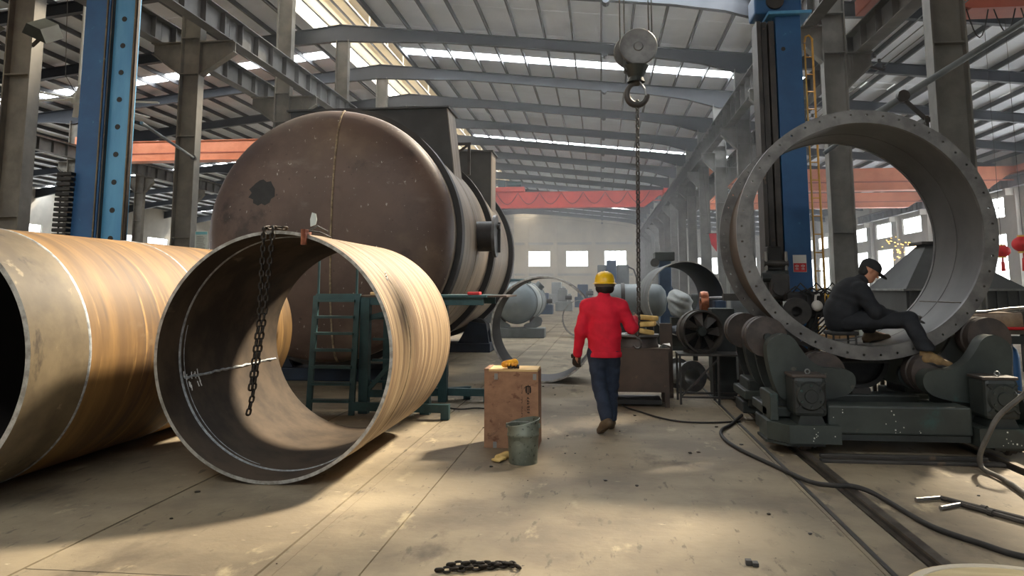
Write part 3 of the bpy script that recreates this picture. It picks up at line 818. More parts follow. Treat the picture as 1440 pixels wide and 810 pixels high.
# ---- flanged ring in the roller stand
FX, FZ, FRo = 2.88, 2.20, 1.37
FYA, FYB = 8.8, 10.05
t = thing('flanged_ring', (FX, 9.4, FZ-FRo), 'large steel drum ring with bolt-hole flanges held on rollers', 'ring')
RS = 1.25
shell('drum_shell', t, FX, FZ, RS, FYA+.03, FYB-.03, .018, 'drum_outside', 'drum_inside', n=128, rows=3)
def flange(yc, thk):
    """flat flange ring with real bolt holes"""
    mb = MB(); nb, seg = 48, 4; ri, ro, rb, rh = RS-.025, FRo, 1.315, .013
    fr, bk = yc-thk/2, yc+thk/2
    mb.lathe([(ro, fr), (ro, bk)][::-1], (FX, 0, FZ), 'Y', 192); mb.lathe([(ri, fr), (ri, bk)], (FX, 0, FZ), 'Y', 192)
    for i in range(nb):
        a0, a1 = 2*PI*i/nb, 2*PI*(i+1)/nb; am = (a0+a1)/2
        hc = (rb*math.cos(am), rb*math.sin(am))
        hole = [(hc[0]+rh*math.cos(am+2*PI*j/12), hc[1]+rh*math.sin(am+2*PI*j/12)) for j in range(12)]
        sub_ = [a0+(a1-a0)*j/4 for j in range(5)]
        outer = [(ro*math.cos(q), ro*math.sin(q)) for q in sub_]; inner = [(ri*math.cos(q), ri*math.sin(q)) for q in sub_]
        # polygon split into two halves at the radial line through the hole
        h1 = [hole[j] for j in (0, 1, 2, 3, 4, 5, 6)]; h2 = [hole[j % 12] for j in (6, 7, 8, 9, 10, 11, 12)]
        A = [outer[2], outer[3], outer[4], inner[4], inner[3], inner[2]]+h1[::-1]
        B = [inner[2], inner[1], inner[0], outer[0], outer[1], outer[2]]+h2[::-1]
        for poly in (A, B):
            k = len(poly)
            mb.add([(FX+x, fr, FZ+z) for x, z in poly], [tuple(range(k))]); mb.add([(FX+x, bk, FZ+z) for x, z in poly], [tuple(range(k))[::-1]])
        mb.add([(FX+x, yq, FZ+z) for yq in (fr, bk) for x, z in hole], [(j, j+12, (j+1) % 12+12, (j+1) % 12) for j in range(12)])
    o = mb.build('flange', 'flange_steel', t)
    b = bmesh.new(); b.from_mesh(o.data); bmesh.ops.recalc_face_normals(b, faces=b.faces); b.to_mesh(o.data); b.free()
    return o
flange(FYA, .05); flange(FYB, .05)
hoop('weld_seam', t, FX, FZ, RS+.002, FYA+.05, .05, .012, 'weld', n=128)
hoop('weld_seam', t, FX, FZ, RS-.02, 9.45, .02, .004, 'drum_inside', inner=True, n=128)
aa = math.radians(-38)
bead('weld_seam', t, [(FX+(RS-.02)*math.cos(aa), 8.86+i*.06, FZ+(RS-.02)*math.sin(aa)) for i in range(19)], .006, 'drum_outside')

# ---- powered roller stand under it
def rollpos(deg, r): d = FRo+r+.002; return (FX+d*math.cos(math.radians(deg)), FZ+d*math.sin(math.radians(deg)))
t = thing('roller_stand', (FX, 9.0, 0), 'dark green motorised roller stand on floor rails carrying the flanged ring', 'roller stand')
MG, MD = 'machine_green', 'machine_dark'
larm0 = [(1.69, 1.03), (1.78, 1.11), (1.88, 1.14), (1.97, 1.09), (2.03, .98), (2.12, .86), (2.24, .79), (2.36, .78), (2.49, .78), (2.56, .71), (2.55, .60), (2.48, .53), (2.36, .49), (2.13, .46), (1.84, .44), (1.76, .58), (1.70, .83)]
def smooth_poly(p, it=2):
    for _ in range(it):
        q = []
        for i in range(len(p)):
            a, b = p[i], p[(i+1) % len(p)]
            q += [(a[0]*.75+b[0]*.25, a[1]*.75+b[1]*.25), (a[0]*.25+b[0]*.75, a[1]*.25+b[1]*.75)]
        p = q
    return p
larm = smooth_poly(larm0)
rarm = [(FX*2-x, z) for x, z in larm]
def arm(poly, yv, th_, m):
    a_ = MB().prism(poly, 'Y', yv, yv+th_)
    return a_.build('swing_arm', m, t, smooth=40)
for yv, yr in ((8.32, 8.62), (9.55, 9.86)):
    front = yv < 9
    for poly, dg in ((larm, (-135, -110)), (rarm, (-45, -70))):
        a_ = arm(poly, yv, .2, MG if front else MD)
        a2 = arm([(x, z) for x, z in poly], yv+.66, .06, MD)
        for q in dg:
            r_ = .215; px_, pz_ = rollpos(q, r_)
            MB().lathe([(.0, yr-.02), (.05, yr-.02), (.12, yr), (r_, yr), (r_, yr+.12), (r_-.02, yr+.13), (r_-.02, yr+.16), (r_, yr+.17), (r_, yr+.3), (.12, yr+.3), (.0, yr+.32)], (px_, 0, pz_), 'Y', 32).build('roller', 'roller_rust', t, smooth=35)
            MB().cyl((px_, yv+.21, pz_), (px_, yv+.72, pz_), .045, 12).build('axle', MD, t)
    # pedestals below the arms
    for xq in (2.0, 2*FX-2.0):
        MB().bevbox(xq-.28, xq+.28, yv+.05, yv+.62, .2, .52, .02).build('pedestal', MD, t)
        MB().bevbox(xq-.34, xq+.3, yv-.04, yv+.75, .3, .40, .015).build('pedestal_plate', MG, t)
    MB().bevbox(1.66, 2*FX-1.66, yv+.1, yv+.6, .12, .26, .015).build('cross_sill', MD, t)
MB().bevbox(2.17, 3.49, 7.96, 8.28, .2, .47, .02).build('front_beam', MG, t)
MB().box(2.19, 3.47, 7.98, 8.26, .14, .198).build('beam_foot', MD, t)
MB().bevbox(2.2, 3.5, 9.2, 9.5, .2, .42, .02).build('rear_beam', MD, t)
for sx in (1, -1):
    def X(v): return FX+sx*(v-FX)
    def bb(nm, a, b, y0, y1, z0, z1, m, bv=.012): return MB().bevbox(min(X(a), X(b)), max(X(a), X(b)), y0, y1, z0, z1, bv).build(nm, m, t)
    pl = [(X(1.62), 8.1), (X(1.78), 7.86), (X(2.26), 7.86), (X(2.26), 8.5), (X(1.62), 8.5)]
    MB().prism(pl, 'Z', .12, .29).build('motor_tray', MG, t)
    MB().prism([(X(1.6), 8.1), (X(1.76), 7.9), (X(2.12), 7.9), (X(2.12), 8.5), (X(1.6), 8.5)], 'Z', .09, .115).build('tray_skirt', MD, t)
    bb('bearing_block', 1.66, 1.74, 8.1, 8.5, .29, .56, MG)
    # gearbox: ribbed casing with round cover, foot and eye bolt
    gx0, gx1, gz0, gz1 = 1.85, 2.16, .36, .74
    g = bb('gearbox', gx0, gx1, 7.92, 8.28, gz0, gz1, MD, .04)
    gc = (X((gx0+gx1)/2), 7.92, .56)
    MB().lathe([(.0, -.045), (.06, -.045), (.065, -.03), (.125, -.03), (.14, 0)], gc, 'Y', 28).build('cover', MD, g, smooth=35)
    for q in range(6):
        a = PI/6+q*PI/3
        MB().cyl((gc[0]+.105*math.cos(a), 7.895, gc[2]+.105*math.sin(a)), (gc[0]+.105*math.cos(a), 7.87, gc[2]+.105*math.sin(a)), .012, 6).build('bolt', 'machine_green', g)
    for q in range(4):
        a = PI/4+q*PI/2
        MB().beam((gc[0]+.1*math.cos(a), 7.915, gc[2]+.1*math.sin(a)), (gc[0]+.185*math.cos(a), 7.915, gc[2]+.185*math.sin(a)), .02, .03, up=(0, 1, 0)).build('rib', MD, g)
    MB().bevbox(min(X(gx0-.01), X(gx1+.01)), max(X(gx0-.01), X(gx1+.01)), 7.94, 8.26, gz1-.01, gz1+.02, .008).build('lid', 'roller_rust', g)
    MB().tube([(gc[0]+.022*math.cos(i*PI/6), 8.0, gz1+.045+.022*math.sin(i*PI/6)) for i in range(12)], .007, 6, closed=True).build('eye_bolt', 'zinc', g, smooth=60)
    MB().prism([(gc[0]-.13, .29), (gc[0]+.13, .29), (gc[0]+.10, .37), (gc[0]-.10, .37)], 'Y', 7.93, 8.27).build('foot', MD, g)
    bb('side_rail', 1.87, 2.0, 7.95, 10.6, .16, .28, MD)
    for yq in (8.0, 9.9):
        wx = X(1.95)
        MB().lathe([(.0, -.05), (.065, -.05), (.085, -.03), (.085, .0), (.07, .0), (.07, .05), (.0, .05)], (wx, yq, .115), 'X', 20).build('wheel', 'roller_rust', t, smooth=35)
        MB().box(wx-.09, wx-.06, yq-.06, yq+.06, .07, .17).box(wx+.06, wx+.09, yq-.06, yq+.06, .07, .17).build('wheel_fork', MD, t)
# motor behind the right gearbox and stubs
MB().lathe([(.0, 0), (.12, 0), (.13, .03), (.13, .26), (.1, .3), (.0, .3)], (4.0, 8.15, .45), 'X', 24).build('motor', MD, t, smooth=35)
mb = MB()
for _ in range(30):                            # paint and weld spatter
    for (xa, xb, yv, za, zb) in random.choice((((2.2, 3.45, 7.955, .22, .44),), ((1.85, 2.2, 7.856, .14, .27),), ((3.6, 3.9, 7.856, .14, .27),))):
        x_, z_ = random.uniform(xa, xb), random.uniform(za, zb)
        if random.random() < .75: x_ = xa+(x_-xa)*.25+(xb-xa)*.4
        s_ = random.uniform(.002, .006); mb.box(x_-s_, x_+s_, yv-.003, yv+.002, z_-s_, z_+s_*1.4)
mb.build('paint_specks', 'paint_speck', t)['kind'] = 'stuff'
tag(MB().bevbox(2.0, 3.6, 7.62, 7.7, -.0, .03, .006).build('cross_tie', 'dark_steel'), 'flat dark steel bar on the floor across the rails', 'bar')
tag(MB().bevbox(2.05, 3.55, 7.84, 7.90, 0.0, .035, .006).build('cross_tie', 'dark_steel'), 'flat dark steel bar on the floor under the front beam', 'bar')
t = thing('drip_pan', (FX+.02, 9.3, .14), 'black round-bottomed pan hanging under the flanged ring', 'pan')
MB().lathe([(.26, 9.25), (.31, 9.25), (.31, 9.48), (.0, 9.48)], (FX+.02, 0, .79), 'Y', 40, a0=PI, a1=2*PI).build('pan_body', 'black_steel', t, smooth=40)
MB().box(FX-.33, FX+.37, 9.24, 9.5, .76, .78).build('pan_rim', 'dark_steel', t)
MB().beam((FX+.02, 9.36, .42), (FX+.02, 9.36, .48), .2, .2).build('pan_foot', 'dark_steel', t)

# ================================================================== people
def V3(*a): return np.array(a, float)
def hand_prims(wrist, d, nrm, side, curl=.5, s=1.0, r=.0105):
    """palm and five bent fingers; d = forearm direction, nrm = back of the hand, side = +1 when the thumb lies along d x nrm"""
    d = np.array(d, float); d /= np.linalg.norm(d)
    nrm = np.array(nrm, float); nrm -= d*(nrm @ d); nrm /= np.linalg.norm(nrm)
    lat = np.cross(d, nrm)*side
    w_ = np.array(wrist, float); P = []
    for q in (-.028, -.009, .010, .028):
        P.append((w_+d*.015*s+lat*q*.7*s, w_+d*.085*s+lat*q*s, .017*s, .0135*s))
    for i, (q, L) in enumerate(((.030, .072), (.010, .082), (-.010, .076), (-.029, .060))):
        a = w_+d*.088*s+lat*q*s
        c1, c2, c3 = curl*.6, curl*1.5, curl*2.3
        b = a+(d*math.cos(c1)-nrm*math.sin(c1))*L*.45*s
        c = b+(d*math.cos(c2)-nrm*math.sin(c2))*L*.33*s
        e = c+(d*math.cos(c3)-nrm*math.sin(c3))*L*.25*s
        P += [(a, b, r*s, r*.95*s, None, .006), (b, c, r*.95*s, r*.88*s, None, .005), (c, e, r*.88*s, r*.75*s, None, .005)]
    a = w_+d*.03*s+lat*.030*s; b = a+(d*.55+lat*.7-nrm*.35)*.042*s; c = b+(d*.85+lat*.15-nrm*.5)*.034*s
    P += [(a, b, .014*s, .012*s, None, .008), (b, c, .012*s, .009*s, None, .006)]
    return P
def boot_prims(ankle, heel, toe, s=1.0):
    an, he, to = V3(*ankle), V3(*heel), V3(*toe)
    mid = he*.45+to*.55
    return [(an, an*.35+he*.65, .052*s, .046*s), (he+V3(0, 0, .035), mid+V3(0, 0, .04), .040*s, .044*s), (mid+V3(0, 0, .038), to+V3(0, 0, .032), .044*s, .036*s), (an, mid+V3(0, 0, .05), .045*s, .042*s)]
def sole_mesh(heel, toe, w_=.045, th=.018):
    he, to = Vector(heel), Vector(toe); d = (to-he).normalized(); u = Vector((0, 0, 1)); u = (u-d*u.dot(d)).normalized(); l = d.cross(u)
    L = (to-he).length; out = []
    for i in range(20):
        a = 2*PI*i/20; x = -math.cos(a); ww = w_*(.82+.22*(x > 0)*x)
        out.append(he+d*(L*.5+x*(L*.5+.035))+l*math.sin(a)*ww)
    mb = MB(); n = 20
    mb.add([p-u*th*.5 for p in out]+[p+u*th for p in out], [tuple(range(n)), tuple(range(n, 2*n))[::-1]]+[(i, i+n, (i+1) % n+n, (i+1) % n) for i in range(n)])
    return mb
def head_prims(c, fwd, up, s=1.0):
    """skull, jaw, nose, ears, brow round head centre c"""
    c, f, u = np.array(c, float), np.array(fwd, float), np.array(up, float)
    f /= np.linalg.norm(f); u = u-f*(u @ f); u /= np.linalg.norm(u); l = np.cross(u, f)
    def p(a, b, z): return c+f*a*s+l*b*s+u*z*s
    return [(p(-.02, 0, .03), p(.015, 0, .035), .088*s, .082*s), (p(.03, 0, -.02), p(.045, 0, -.07), .062*s, .045*s), (p(.0, .03, -.05), p(.045, .012, -.085), .04*s, .03*s), (p(.0, -.03, -.05), p(.045, -.012, -.085), .04*s, .03*s),
            (p(.088, 0, .012), p(.108, 0, -.022), .010*s, .014*s, None, .012), (p(.083, .03, .028), p(.083, -.03, .028), .013*s, .013*s, None, .015),
            (p(.082, .02, -.055), p(.082, -.02, -.055), .010*s, .010*s, None, .01),
            (p(-.0, .083, .012), p(.0, .083, -.018), .016*s, .011*s, (1, 1, 1), .008), (p(-.0, -.083, .012), p(.0, -.083, -.018), .016*s, .011*s, (1, 1, 1), .008)]

# ---- worker in red
t = thing('person', (.05, 9.0, 0), 'worker in yellow hard hat and red jacket walking away, guiding a chain', 'person', 'people at work')
pel, che, nek, hed = V3(.03, 9.0, .93), V3(.025, 9.0, 1.27), V3(.035, 9.02, 1.475), V3(.045, 9.05, 1.625)
shL, shR = V3(-.155, 9.0, 1.395), V3(.215, 9.01, 1.395)
elL, elR = V3(-.235, 8.96, 1.11), V3(.345, 9.04, 1.15)
wrL, wrR = V3(-.275, 9.04, .865), V3(.385, 9.29, 1.235)
hiL, hiR = V3(-.065, 9.0, .88), V3(.115, 9.0, .88)
knL, knR = V3(-.035, 9.03, .49), V3(.105, 9.13, .49)
anL, anR = V3(.045, 8.80, .155), V3(.085, 9.19, .11)
hL, tL = V3(.065, 8.74, .10), V3(-.035, 8.86, .0)
hR, tR = V3(.085, 9.13, .012), V3(.11, 9.34, .012)
dirL, dirR = wrL-elL, V3(.035, .10, .05)
body = head_prims(hed, (0, 1, -.08), (0, .05, 1))+[(nek-V3(0, 0, .06), hed-V3(0, .02, .05), .06, .055), (che, nek-V3(0, 0, .08), .13, .09, (1.2, .8, 1)), (pel, che, .13, .13, (1.15, .8, 1)),
        (shL, elL, .05, .042), (elL, wrL, .04, .03), (shR, elR, .05, .042), (elR, wrR, .04, .03), (hiL, knL, .075, .055), (knL, anL, .05, .04), (hiR, knR, .075, .055), (knR, anR, .05, .04),
        (anL, tL+V3(0, 0, .045), .038, .028), (anR, tR+V3(0, 0, .04), .038, .028)]
body += hand_prims(wrL, dirL, (-1, 0, 0), 1, .45, .9, .008)+hand_prims(wrR, dirR, (.5, -.4, .6), 1, .75, .9, .008)
nets(body, .011, .03).build('body', 'skin', t, smooth=80)
# jacket
jk = [(pel+V3(0, 0, -.05), V3(.03, 9.0, 1.08), .152, .150, (1.24, .88, 1)), (V3(.03, 9.0, 1.08), che+V3(0, 0, .05), .150, .158, (1.24, .84, 1)), (che+V3(0, 0, .03), V3(.03, 9.0, 1.40), .150, .118, (1.26, .82, 1)),
      (shL+V3(.05, 0, .012), shL+V3(0, 0, -.01), .088, .084), (shR+V3(-.05, 0, .012), shR+V3(0, 0, -.01), .088, .084),
      (V3(.03, 9.0, 1.42), nek+V3(0, 0, .0), .085, .070), (nek-V3(0, 0, .03), nek+V3(0, .005, .045), .071, .067, None, .015),
      (shL, elL, .082, .068), (elL, wrL+(wrL-elL)*.06, .068, .052), (shR, elR, .084, .070), (elR, wrR-(wrR-elR)*.05, .070, .052)]
wr1 = wrinkle(.0028, 34, 22)
def cut_jk(G):
    return np.maximum(.83-G[..., 2]-.0*G[..., 0], -1)*1.0 if False else np.where(G[..., 0] > -.19, .828-G[..., 2], -1)
nets(jk, .011, .035, cut=cut_jk, noise=wr1).build('jacket', 'jacket_red', t, smooth=80)
hem = MB()
hem.lathe([(.160, .818), (.178, .822), (.181, .845), (.178, .872), (.168, .885)], (0, 0, 0), 'Z', 40)
hem.v = [(.03+x*1.10, 9.0+y*.80, z) for x, y, z in hem.v]
hem.build('waistband', 'jacket_red', t, smooth=60)
tr = [(pel+V3(0, 0, .02), pel+V3(0, 0, -.08), .145, .138, (1.2, .86, 1)), (hiL+V3(0, 0, -.02), knL, .105, .082), (knL, anL+V3(0, .015, .02), .080, .074), (hiR+V3(0, 0, -.02), knR, .105, .084), (knR, anR+V3(0, 0, .0), .082, .076)]
nets(tr, .011, .03, cut=lambda G: .085-G[..., 2]+.0, noise=wrinkle(.003, 26, 30, 1)).build('trousers', 'denim', t, smooth=80)
for an, he, to in ((anL, hL, tL), (anR, hR, tR)):
    b_ = nets(boot_prims(an, he, to, 1.05), .008, .02).build('boot', 'boot_brown', t, smooth=80)
    sole_mesh(he, to).build('sole', 'sole', b_, smooth=50)
nets(hand_prims(wrL, dirL, (-.4, -.9, 0), 1, .45, 1.25, .0135)+[(wrL-dirL*.12, wrL+dirL*.1, .05, .042)], .006, .012).build('glove', 'glove_dark', t, smooth=80)
nets(hand_prims(wrR, dirR, (.5, -.4, .6), 1, .85, 1.1, .0125)+[(wrR-dirR*.5, wrR+dirR*.15, .042, .036)], .006, .012).build('glove', 'glove_grey', t, smooth=80)
nets([(hed+V3(0, -.035, .0), hed+V3(0, -.03, .04), .086, .084), (hed+V3(.05, -.02, -.03), hed+V3(-.05, -.02, -.03), .058, .058), (hed+V3(0, -.06, -.05), hed+V3(0, -.05, -.09), .045, .03)], .009, .03, cut=lambda G: G[..., 1]-(hed[1]+.01)).build('hair', 'hair', t, smooth=80)
# hard hat
hm = MB(); hc = hed+V3(0, -.005, .035)
hm.lathe([(.128, -.005), (.126, .012), (.122, .04), (.108, .085), (.08, .115), (.04, .13), (.0005, .134)], tuple(hc), 'Z', 40)
hm.v = [(hc[0]+(x-hc[0])*.94, hc[1]+(y-hc[1])*1.12, z) for x, y, z in hm.v]
hh = hm.build('hard_hat', 'helmet', t, smooth=60)
br = MB().lathe([(.120, -.004), (.146, -.012), (.146, -.006), (.121, .006)], tuple(hc), 'Z', 40)
br.v = [(hc[0]+(x-hc[0])*.93, hc[1]+(y-hc[1])*1.10+(.02 if y > hc[1] else 0), z) for x, y, z in br.v]
br.build('brim', 'helmet', hh, smooth=60)
rb = MB()
for off in (-.035, 0, .035):
    rb.tube([(hc[0]+off, hc[1]+math.cos(a)*.135*(1-abs(off)*3), hc[2]+.012+math.sin(a)*.122*(1-abs(off)*1.6)) for a in [PI*(.12+.76*i/12) for i in range(13)]], .008, 6)
rb.build('crown_ribs', 'helmet', hh, smooth=60)
MB().lathe([(.112, -.045), (.117, -.045), (.117, -.004), (.112, -.004)], tuple(hc), 'Z', 32, closed=True).build('headband', 'rubber_grey', hh, smooth=40)

# ---- worker in black sitting in the flanged ring
t = thing('person', (2.7, 9.15, .97), 'worker in black cap and dark clothes sitting bent forward inside the flanged ring', 'person', 'people at work')
pel, bel, che, nek, hed = V3(2.70, 9.2, 1.25), V3(2.70, 9.2, 1.34), V3(2.82, 9.2, 1.52), V3(2.935, 9.2, 1.665), V3(3.04, 9.2, 1.79)
shN, shF = V3(2.87, 9.02, 1.57), V3(2.90, 9.38, 1.57)
elN, elF = V3(3.0, 8.96, 1.335), V3(3.07, 9.40, 1.33)
wrN, wrF = V3(3.265, 8.99, 1.285), V3(3.31, 9.19, 1.30)
hiN, hiF = V3(2.73, 9.09, 1.235), V3(2.73, 9.31, 1.235)
knN, knF = V3(3.33, 8.92, 1.255), V3(3.20, 9.46, 1.33)
anN, anF = V3(3.375, 8.66, .92), V3(3.07, 9.42, 1.09)
hN, tN = V3(3.36, 8.645, .835), V3(3.58, 8.60, .775)
hF, tF = V3(3.03, 9.42, .985), V3(3.26, 9.40, 1.01)
fw_ = V3(.86, -.08, -.5)
dN, dF = V3(1, 0, -.05), V3(1, -.55, -.05)
body = head_prims(hed, fw_, (.5, 0, .86))+[(nek-V3(.03, 0, .03), hed-V3(.03, 0, .06), .058, .055), (che, nek-V3(.02, 0, .04), .12, .08, (.85, 1.2, 1)), (pel, che, .125, .125, (.9, 1.15, 1)),
        (shN, elN, .048, .04), (elN, wrN, .038, .028), (shF, elF, .048, .04), (elF, wrF, .038, .028), (hiN, knN, .07, .052), (knN, anN, .048, .038), (hiF, knF, .07, .052), (knF, anF, .048, .038),
        (anN, tN+V3(0, 0, .04), .036, .026), (anF, tF+V3(0, 0, .04), .036, .026)]
body += hand_prims(wrN, dN, (0, -.3, 1), -1, .6, .9, .008)+hand_prims(wrF, dF, (0, .2, 1), 1, .6, .9, .008)
nets(body, .011, .03).build('body', 'skin', t, smooth=80)
jk = [(pel+V3(-.01, 0, .0), bel, .165, .172, (1, 1.2, 1)), (bel, che-V3(.02, 0, 0), .172, .178, (1, 1.2, 1)), (che-V3(.02, 0, 0), V3(2.86, 9.2, 1.60), .176, .13, (1, 1.25, 1)), (shN, V3(2.88, 9.1, 1.60), .095, .098), (shF, V3(2.88, 9.3, 1.60), .095, .098),
      (V3(2.87, 9.2, 1.6), nek, .10, .075), (nek-V3(.02, 0, .02), nek+V3(.02, 0, .03), .072, .068, None, .015),
      (shN, elN, .096, .082), (elN, wrN-V3(.02, 0, 0), .080, .056), (shF, elF, .09, .075), (elF, wrF-V3(.02, 0, 0), .068, .05)]
nets(jk, .011, .035, noise=wrinkle(.0032, 30, 24, 2)).build('jacket', 'workwear_black', t, smooth=80)
tr = [(pel, hiN+V3(.02, 0, 0), .13, .10), (pel, hiF+V3(.02, 0, 0), .13, .10), (hiN, knN, .108, .088), (knN, anN+V3(.0, .0, .05), .088, .078), (anN+V3(0, 0, .07), anN+V3(.012, 0, .04), .078, .090), (hiF, knF, .098, .080), (knF, anF+V3(0, 0, .04), .080, .072)]
nets(tr, .011, .03, cut=lambda G: np.where(G[..., 1] < 8.87, .945-G[..., 2], 1.085-G[..., 2]), noise=wrinkle(.0032, 26, 30, 4)).build('trousers', 'workwear_black', t, smooth=80)
for an, he, to, mm in ((anN, hN, tN, 'boot_tan'), (anF, hF, tF, 'boot_brown')):
    b_ = nets(boot_prims(an, he, to, 1.05), .008, .02).build('boot', mm, t, smooth=80)
    sole_mesh(he, to).build('sole', 'rubber', b_, smooth=50)
MB().cyl(tuple(anN-V3(0, 0, .01)), tuple(anN+V3(0, .0, .06)), .047, 14).build('sock', 'white_sock', t, smooth=40)
nets(hand_prims(wrN, dN, (0, -.3, 1), -1, .75, 1.05, .0115)+[(wrN-V3(.05, 0, 0), wrN+V3(.01, 0, 0), .04, .034)], .006, .012).build('glove', 'glove_grey', t, smooth=80)
nets(hand_prims(wrF, dF, (0, .2, 1), 1, .75, 1.05, .0115)+[(wrF-V3(.04, -.02, 0), wrF+V3(.01, 0, 0), .04, .034)], .006, .012).build('glove', 'glove_grey', t, smooth=80)
nets([(hed+V3(-.05, 0, -.0), hed+V3(-.04, 0, .03), .072, .072)], .009, .03).build('hair', 'hair', t, smooth=80)
u_ = Vector((.5, 0, .86)).normalized(); f_ = Vector((.86, -.08, -.5)).normalized()
R_ = Matrix((f_, u_.cross(f_), u_)).transposed().to_4x4()
cp = MB().lathe([(.104, -.01), (.108, .02), (.100, .06), (.07, .095), (.03, .108), (.0005, .11)], (0, 0, 0), 'Z', 32)
cp.v = [(x*1.1-.005, y*.95, z+.03) for x, y, z in cp.v]
cp.xf(Matrix.Translation(Vector(hed)) @ R_)
cap = cp.build('cap', 'cap_black', t, smooth=60)
bl = MB(); ro = []
for i in range(13):
    a = -PI/2+PI*i/12; ro.append((.085+.115*math.cos(a), .088*math.sin(a), .022-.02*math.cos(a)))
n = len(ro)
bl.add([(x, y, z) for x, y, z in ro]+[(x, y, z+.008) for x, y, z in ro], [tuple(range(n))[::-1], tuple(range(n, 2*n))]+[(i, (i+1) % n, n+(i+1) % n, n+i) for i in range(n)])
bl.xf(Matrix.Translation(Vector(hed)) @ R_).build('cap_bill', 'cap_black', cap, smooth=40)
# grinder in the hands
g = thing('angle_grinder', (3.40, 9.0, 1.22), 'small grey angle grinder held in the gloved hands of the seated worker', 'grinder')
MB().cyl((3.33, 9.06, 1.265), (3.44, 8.97, 1.275), .026, 14, .022).build('motor_housing', 'zinc', g, smooth=40)
MB().cyl((3.44, 8.97, 1.255), (3.46, 8.955, 1.30), .024, 12).build('gear_head', 'bright_steel', g, smooth=40)
MB().cyl((3.456, 8.958, 1.238), (3.458, 8.956, 1.244), .052, 24).build('disc', 'dark_steel', g, smooth=40)
# stool
s_ = thing('stool', (2.68, 9.2, .97), 'low steel stool with dark padded seat inside the flanged ring', 'stool')
def zin(x): return FZ-math.sqrt((RS-.02)**2-(x-FX)**2)
MB().bevbox(2.54, 2.84, 9.03, 9.37, 1.075, 1.12, .018).build('seat', 'rubber', s_, smooth=40)
for x in (2.57, 2.81):
    for yq in (9.06, 9.34):
        MB().cyl((x, yq, zin(x)+.002), (x, yq, 1.08), .012, 8).build('leg', 'dark_steel', s_)
MB().beam((2.57, 9.06, 1.02), (2.81, 9.06, 1.02), .012, .012).build('stretcher', 'dark_steel', s_)

# ================================================================== cranes, hook, welding masts
def make_crane(x0, x1, yc, z, h, wd, m, label, trolley=None, festoon=False, m2=None, tap=1.6):
    """box-girder overhead crane spanning x0..x1, girder bottom at z"""
    t = thing('overhead_crane', ((x0+x1)/2, yc, z), label, 'crane', 'overhead cranes')
    e_ = z+h*.72
    poly = [(x0, e_), (x0+.4, e_), (x0+tap, z), (x1-tap, z), (x1-.4, e_), (x1, e_), (x1, z+h), (x0, z+h)]
    MB().prism(poly, 'Y', yc-wd/2, yc+wd/2).build('box_girder', m, t)
    MB().box(x0+tap, x1-tap, yc-wd/2-.07, yc+wd/2+.07, z-.03, z+.0).build('bottom_flange', m, t)
    MB().box(x0+.1, x1-.1, yc-wd/2-.07, yc+wd/2+.07, z+h, z+h+.03).build('top_flange', m, t)
    MB().box(x0+.3, x1-.3, yc-wd/2-.02, yc-wd/2-.002, z+h*.34, z+h*.40).build('side_rib', m2 or m, t)
    for x in (x0, x1):
        e = MB().bevbox(x-.18, x+.18, yc-1.5, yc+1.5, e_+.02, e_+.4, .02).build('end_carriage', m, t)
        for yq in (yc-1.2, yc+1.2): MB().cyl((x-.07, yq, e_+.2), (x+.07, yq, e_+.2), .17, 16).build('wheel', 'dark_steel', e)
    if trolley is not None:
        tr_ = MB().bevbox(trolley-1.3, trolley+1.3, yc-.5, yc+.5, z+h+.05, z+h+.45, .03).build('trolley', m, t)
        MB().cyl((trolley-.1, yc, z+h+.7), (trolley+1.0, yc, z+h+.7), .26, 16).build('hoist_drum', 'teal_paint', tr_)
        MB().bevbox(trolley-.9, trolley-.3, yc-.3, yc+.3, z+h+.45, z+h+1.0, .05).build('hoist_motor', 'teal_paint', tr_)
    if festoon:
        pts = []; n = 7; xa, xb = x0+1.5, x1-1.2
        for i in range(n*8+1):
            u = i/8; pts.append((xa+(xb-xa)*u/n, yc-wd/2-.12, z+h*.95-h*.75*math.sin(PI*(u % 1))))
        MB().tube(pts, .025, 5).build('festoon_cable', 'rubber', t)
    return t
make_crane(XL+1.1, XR-.55, 62.5, 8.12, 1.25, .7, 'crane_red', 'red overhead crane with hanging cable loops spanning the aisle far back', trolley=-7.4, festoon=True)
make_crane(XLL+.6, XL-.85, 38, 8.28, 1.0, .7, 'crane_orange', 'orange overhead crane spanning the left bay', m2='crane_dark_orange')
make_crane(XR+.65, XWR-.6, 46.0, 7.18, 1.2, .7, 'crane_orange', 'nearer of two orange cranes behind the flanged ring in the right bay', m2='crane_dark_orange')
make_crane(XR+.65, XWR-.6, 57.5, 7.34, 1.0, .7, 'crane_orange', 'farther of two orange cranes behind the flanged ring in the right bay', m2='crane_dark_orange')
make_crane(XR+.65, XWR-.6, 17.3, 7.6, .7, .6, 'crane_dark_orange', 'dull red overhead crane at the top right corner')
for i in range(5):
    xa = 7.4+.55*i; MB().tube([(xa+.45*u/8, 17.05, 7.6-(.55+.1*(i % 2))*math.sin(PI*u/8)) for u in range(9)], .014, 5).build('festoon_cable', 'rubber', bpy.data.objects['overhead_crane.004'], smooth=60)
t = make_crane(XL+1.1, XR-.55, 9.4, 8.62, .55, .3, 'crane_red', 'overhead crane above the aisle that carries the big hook')

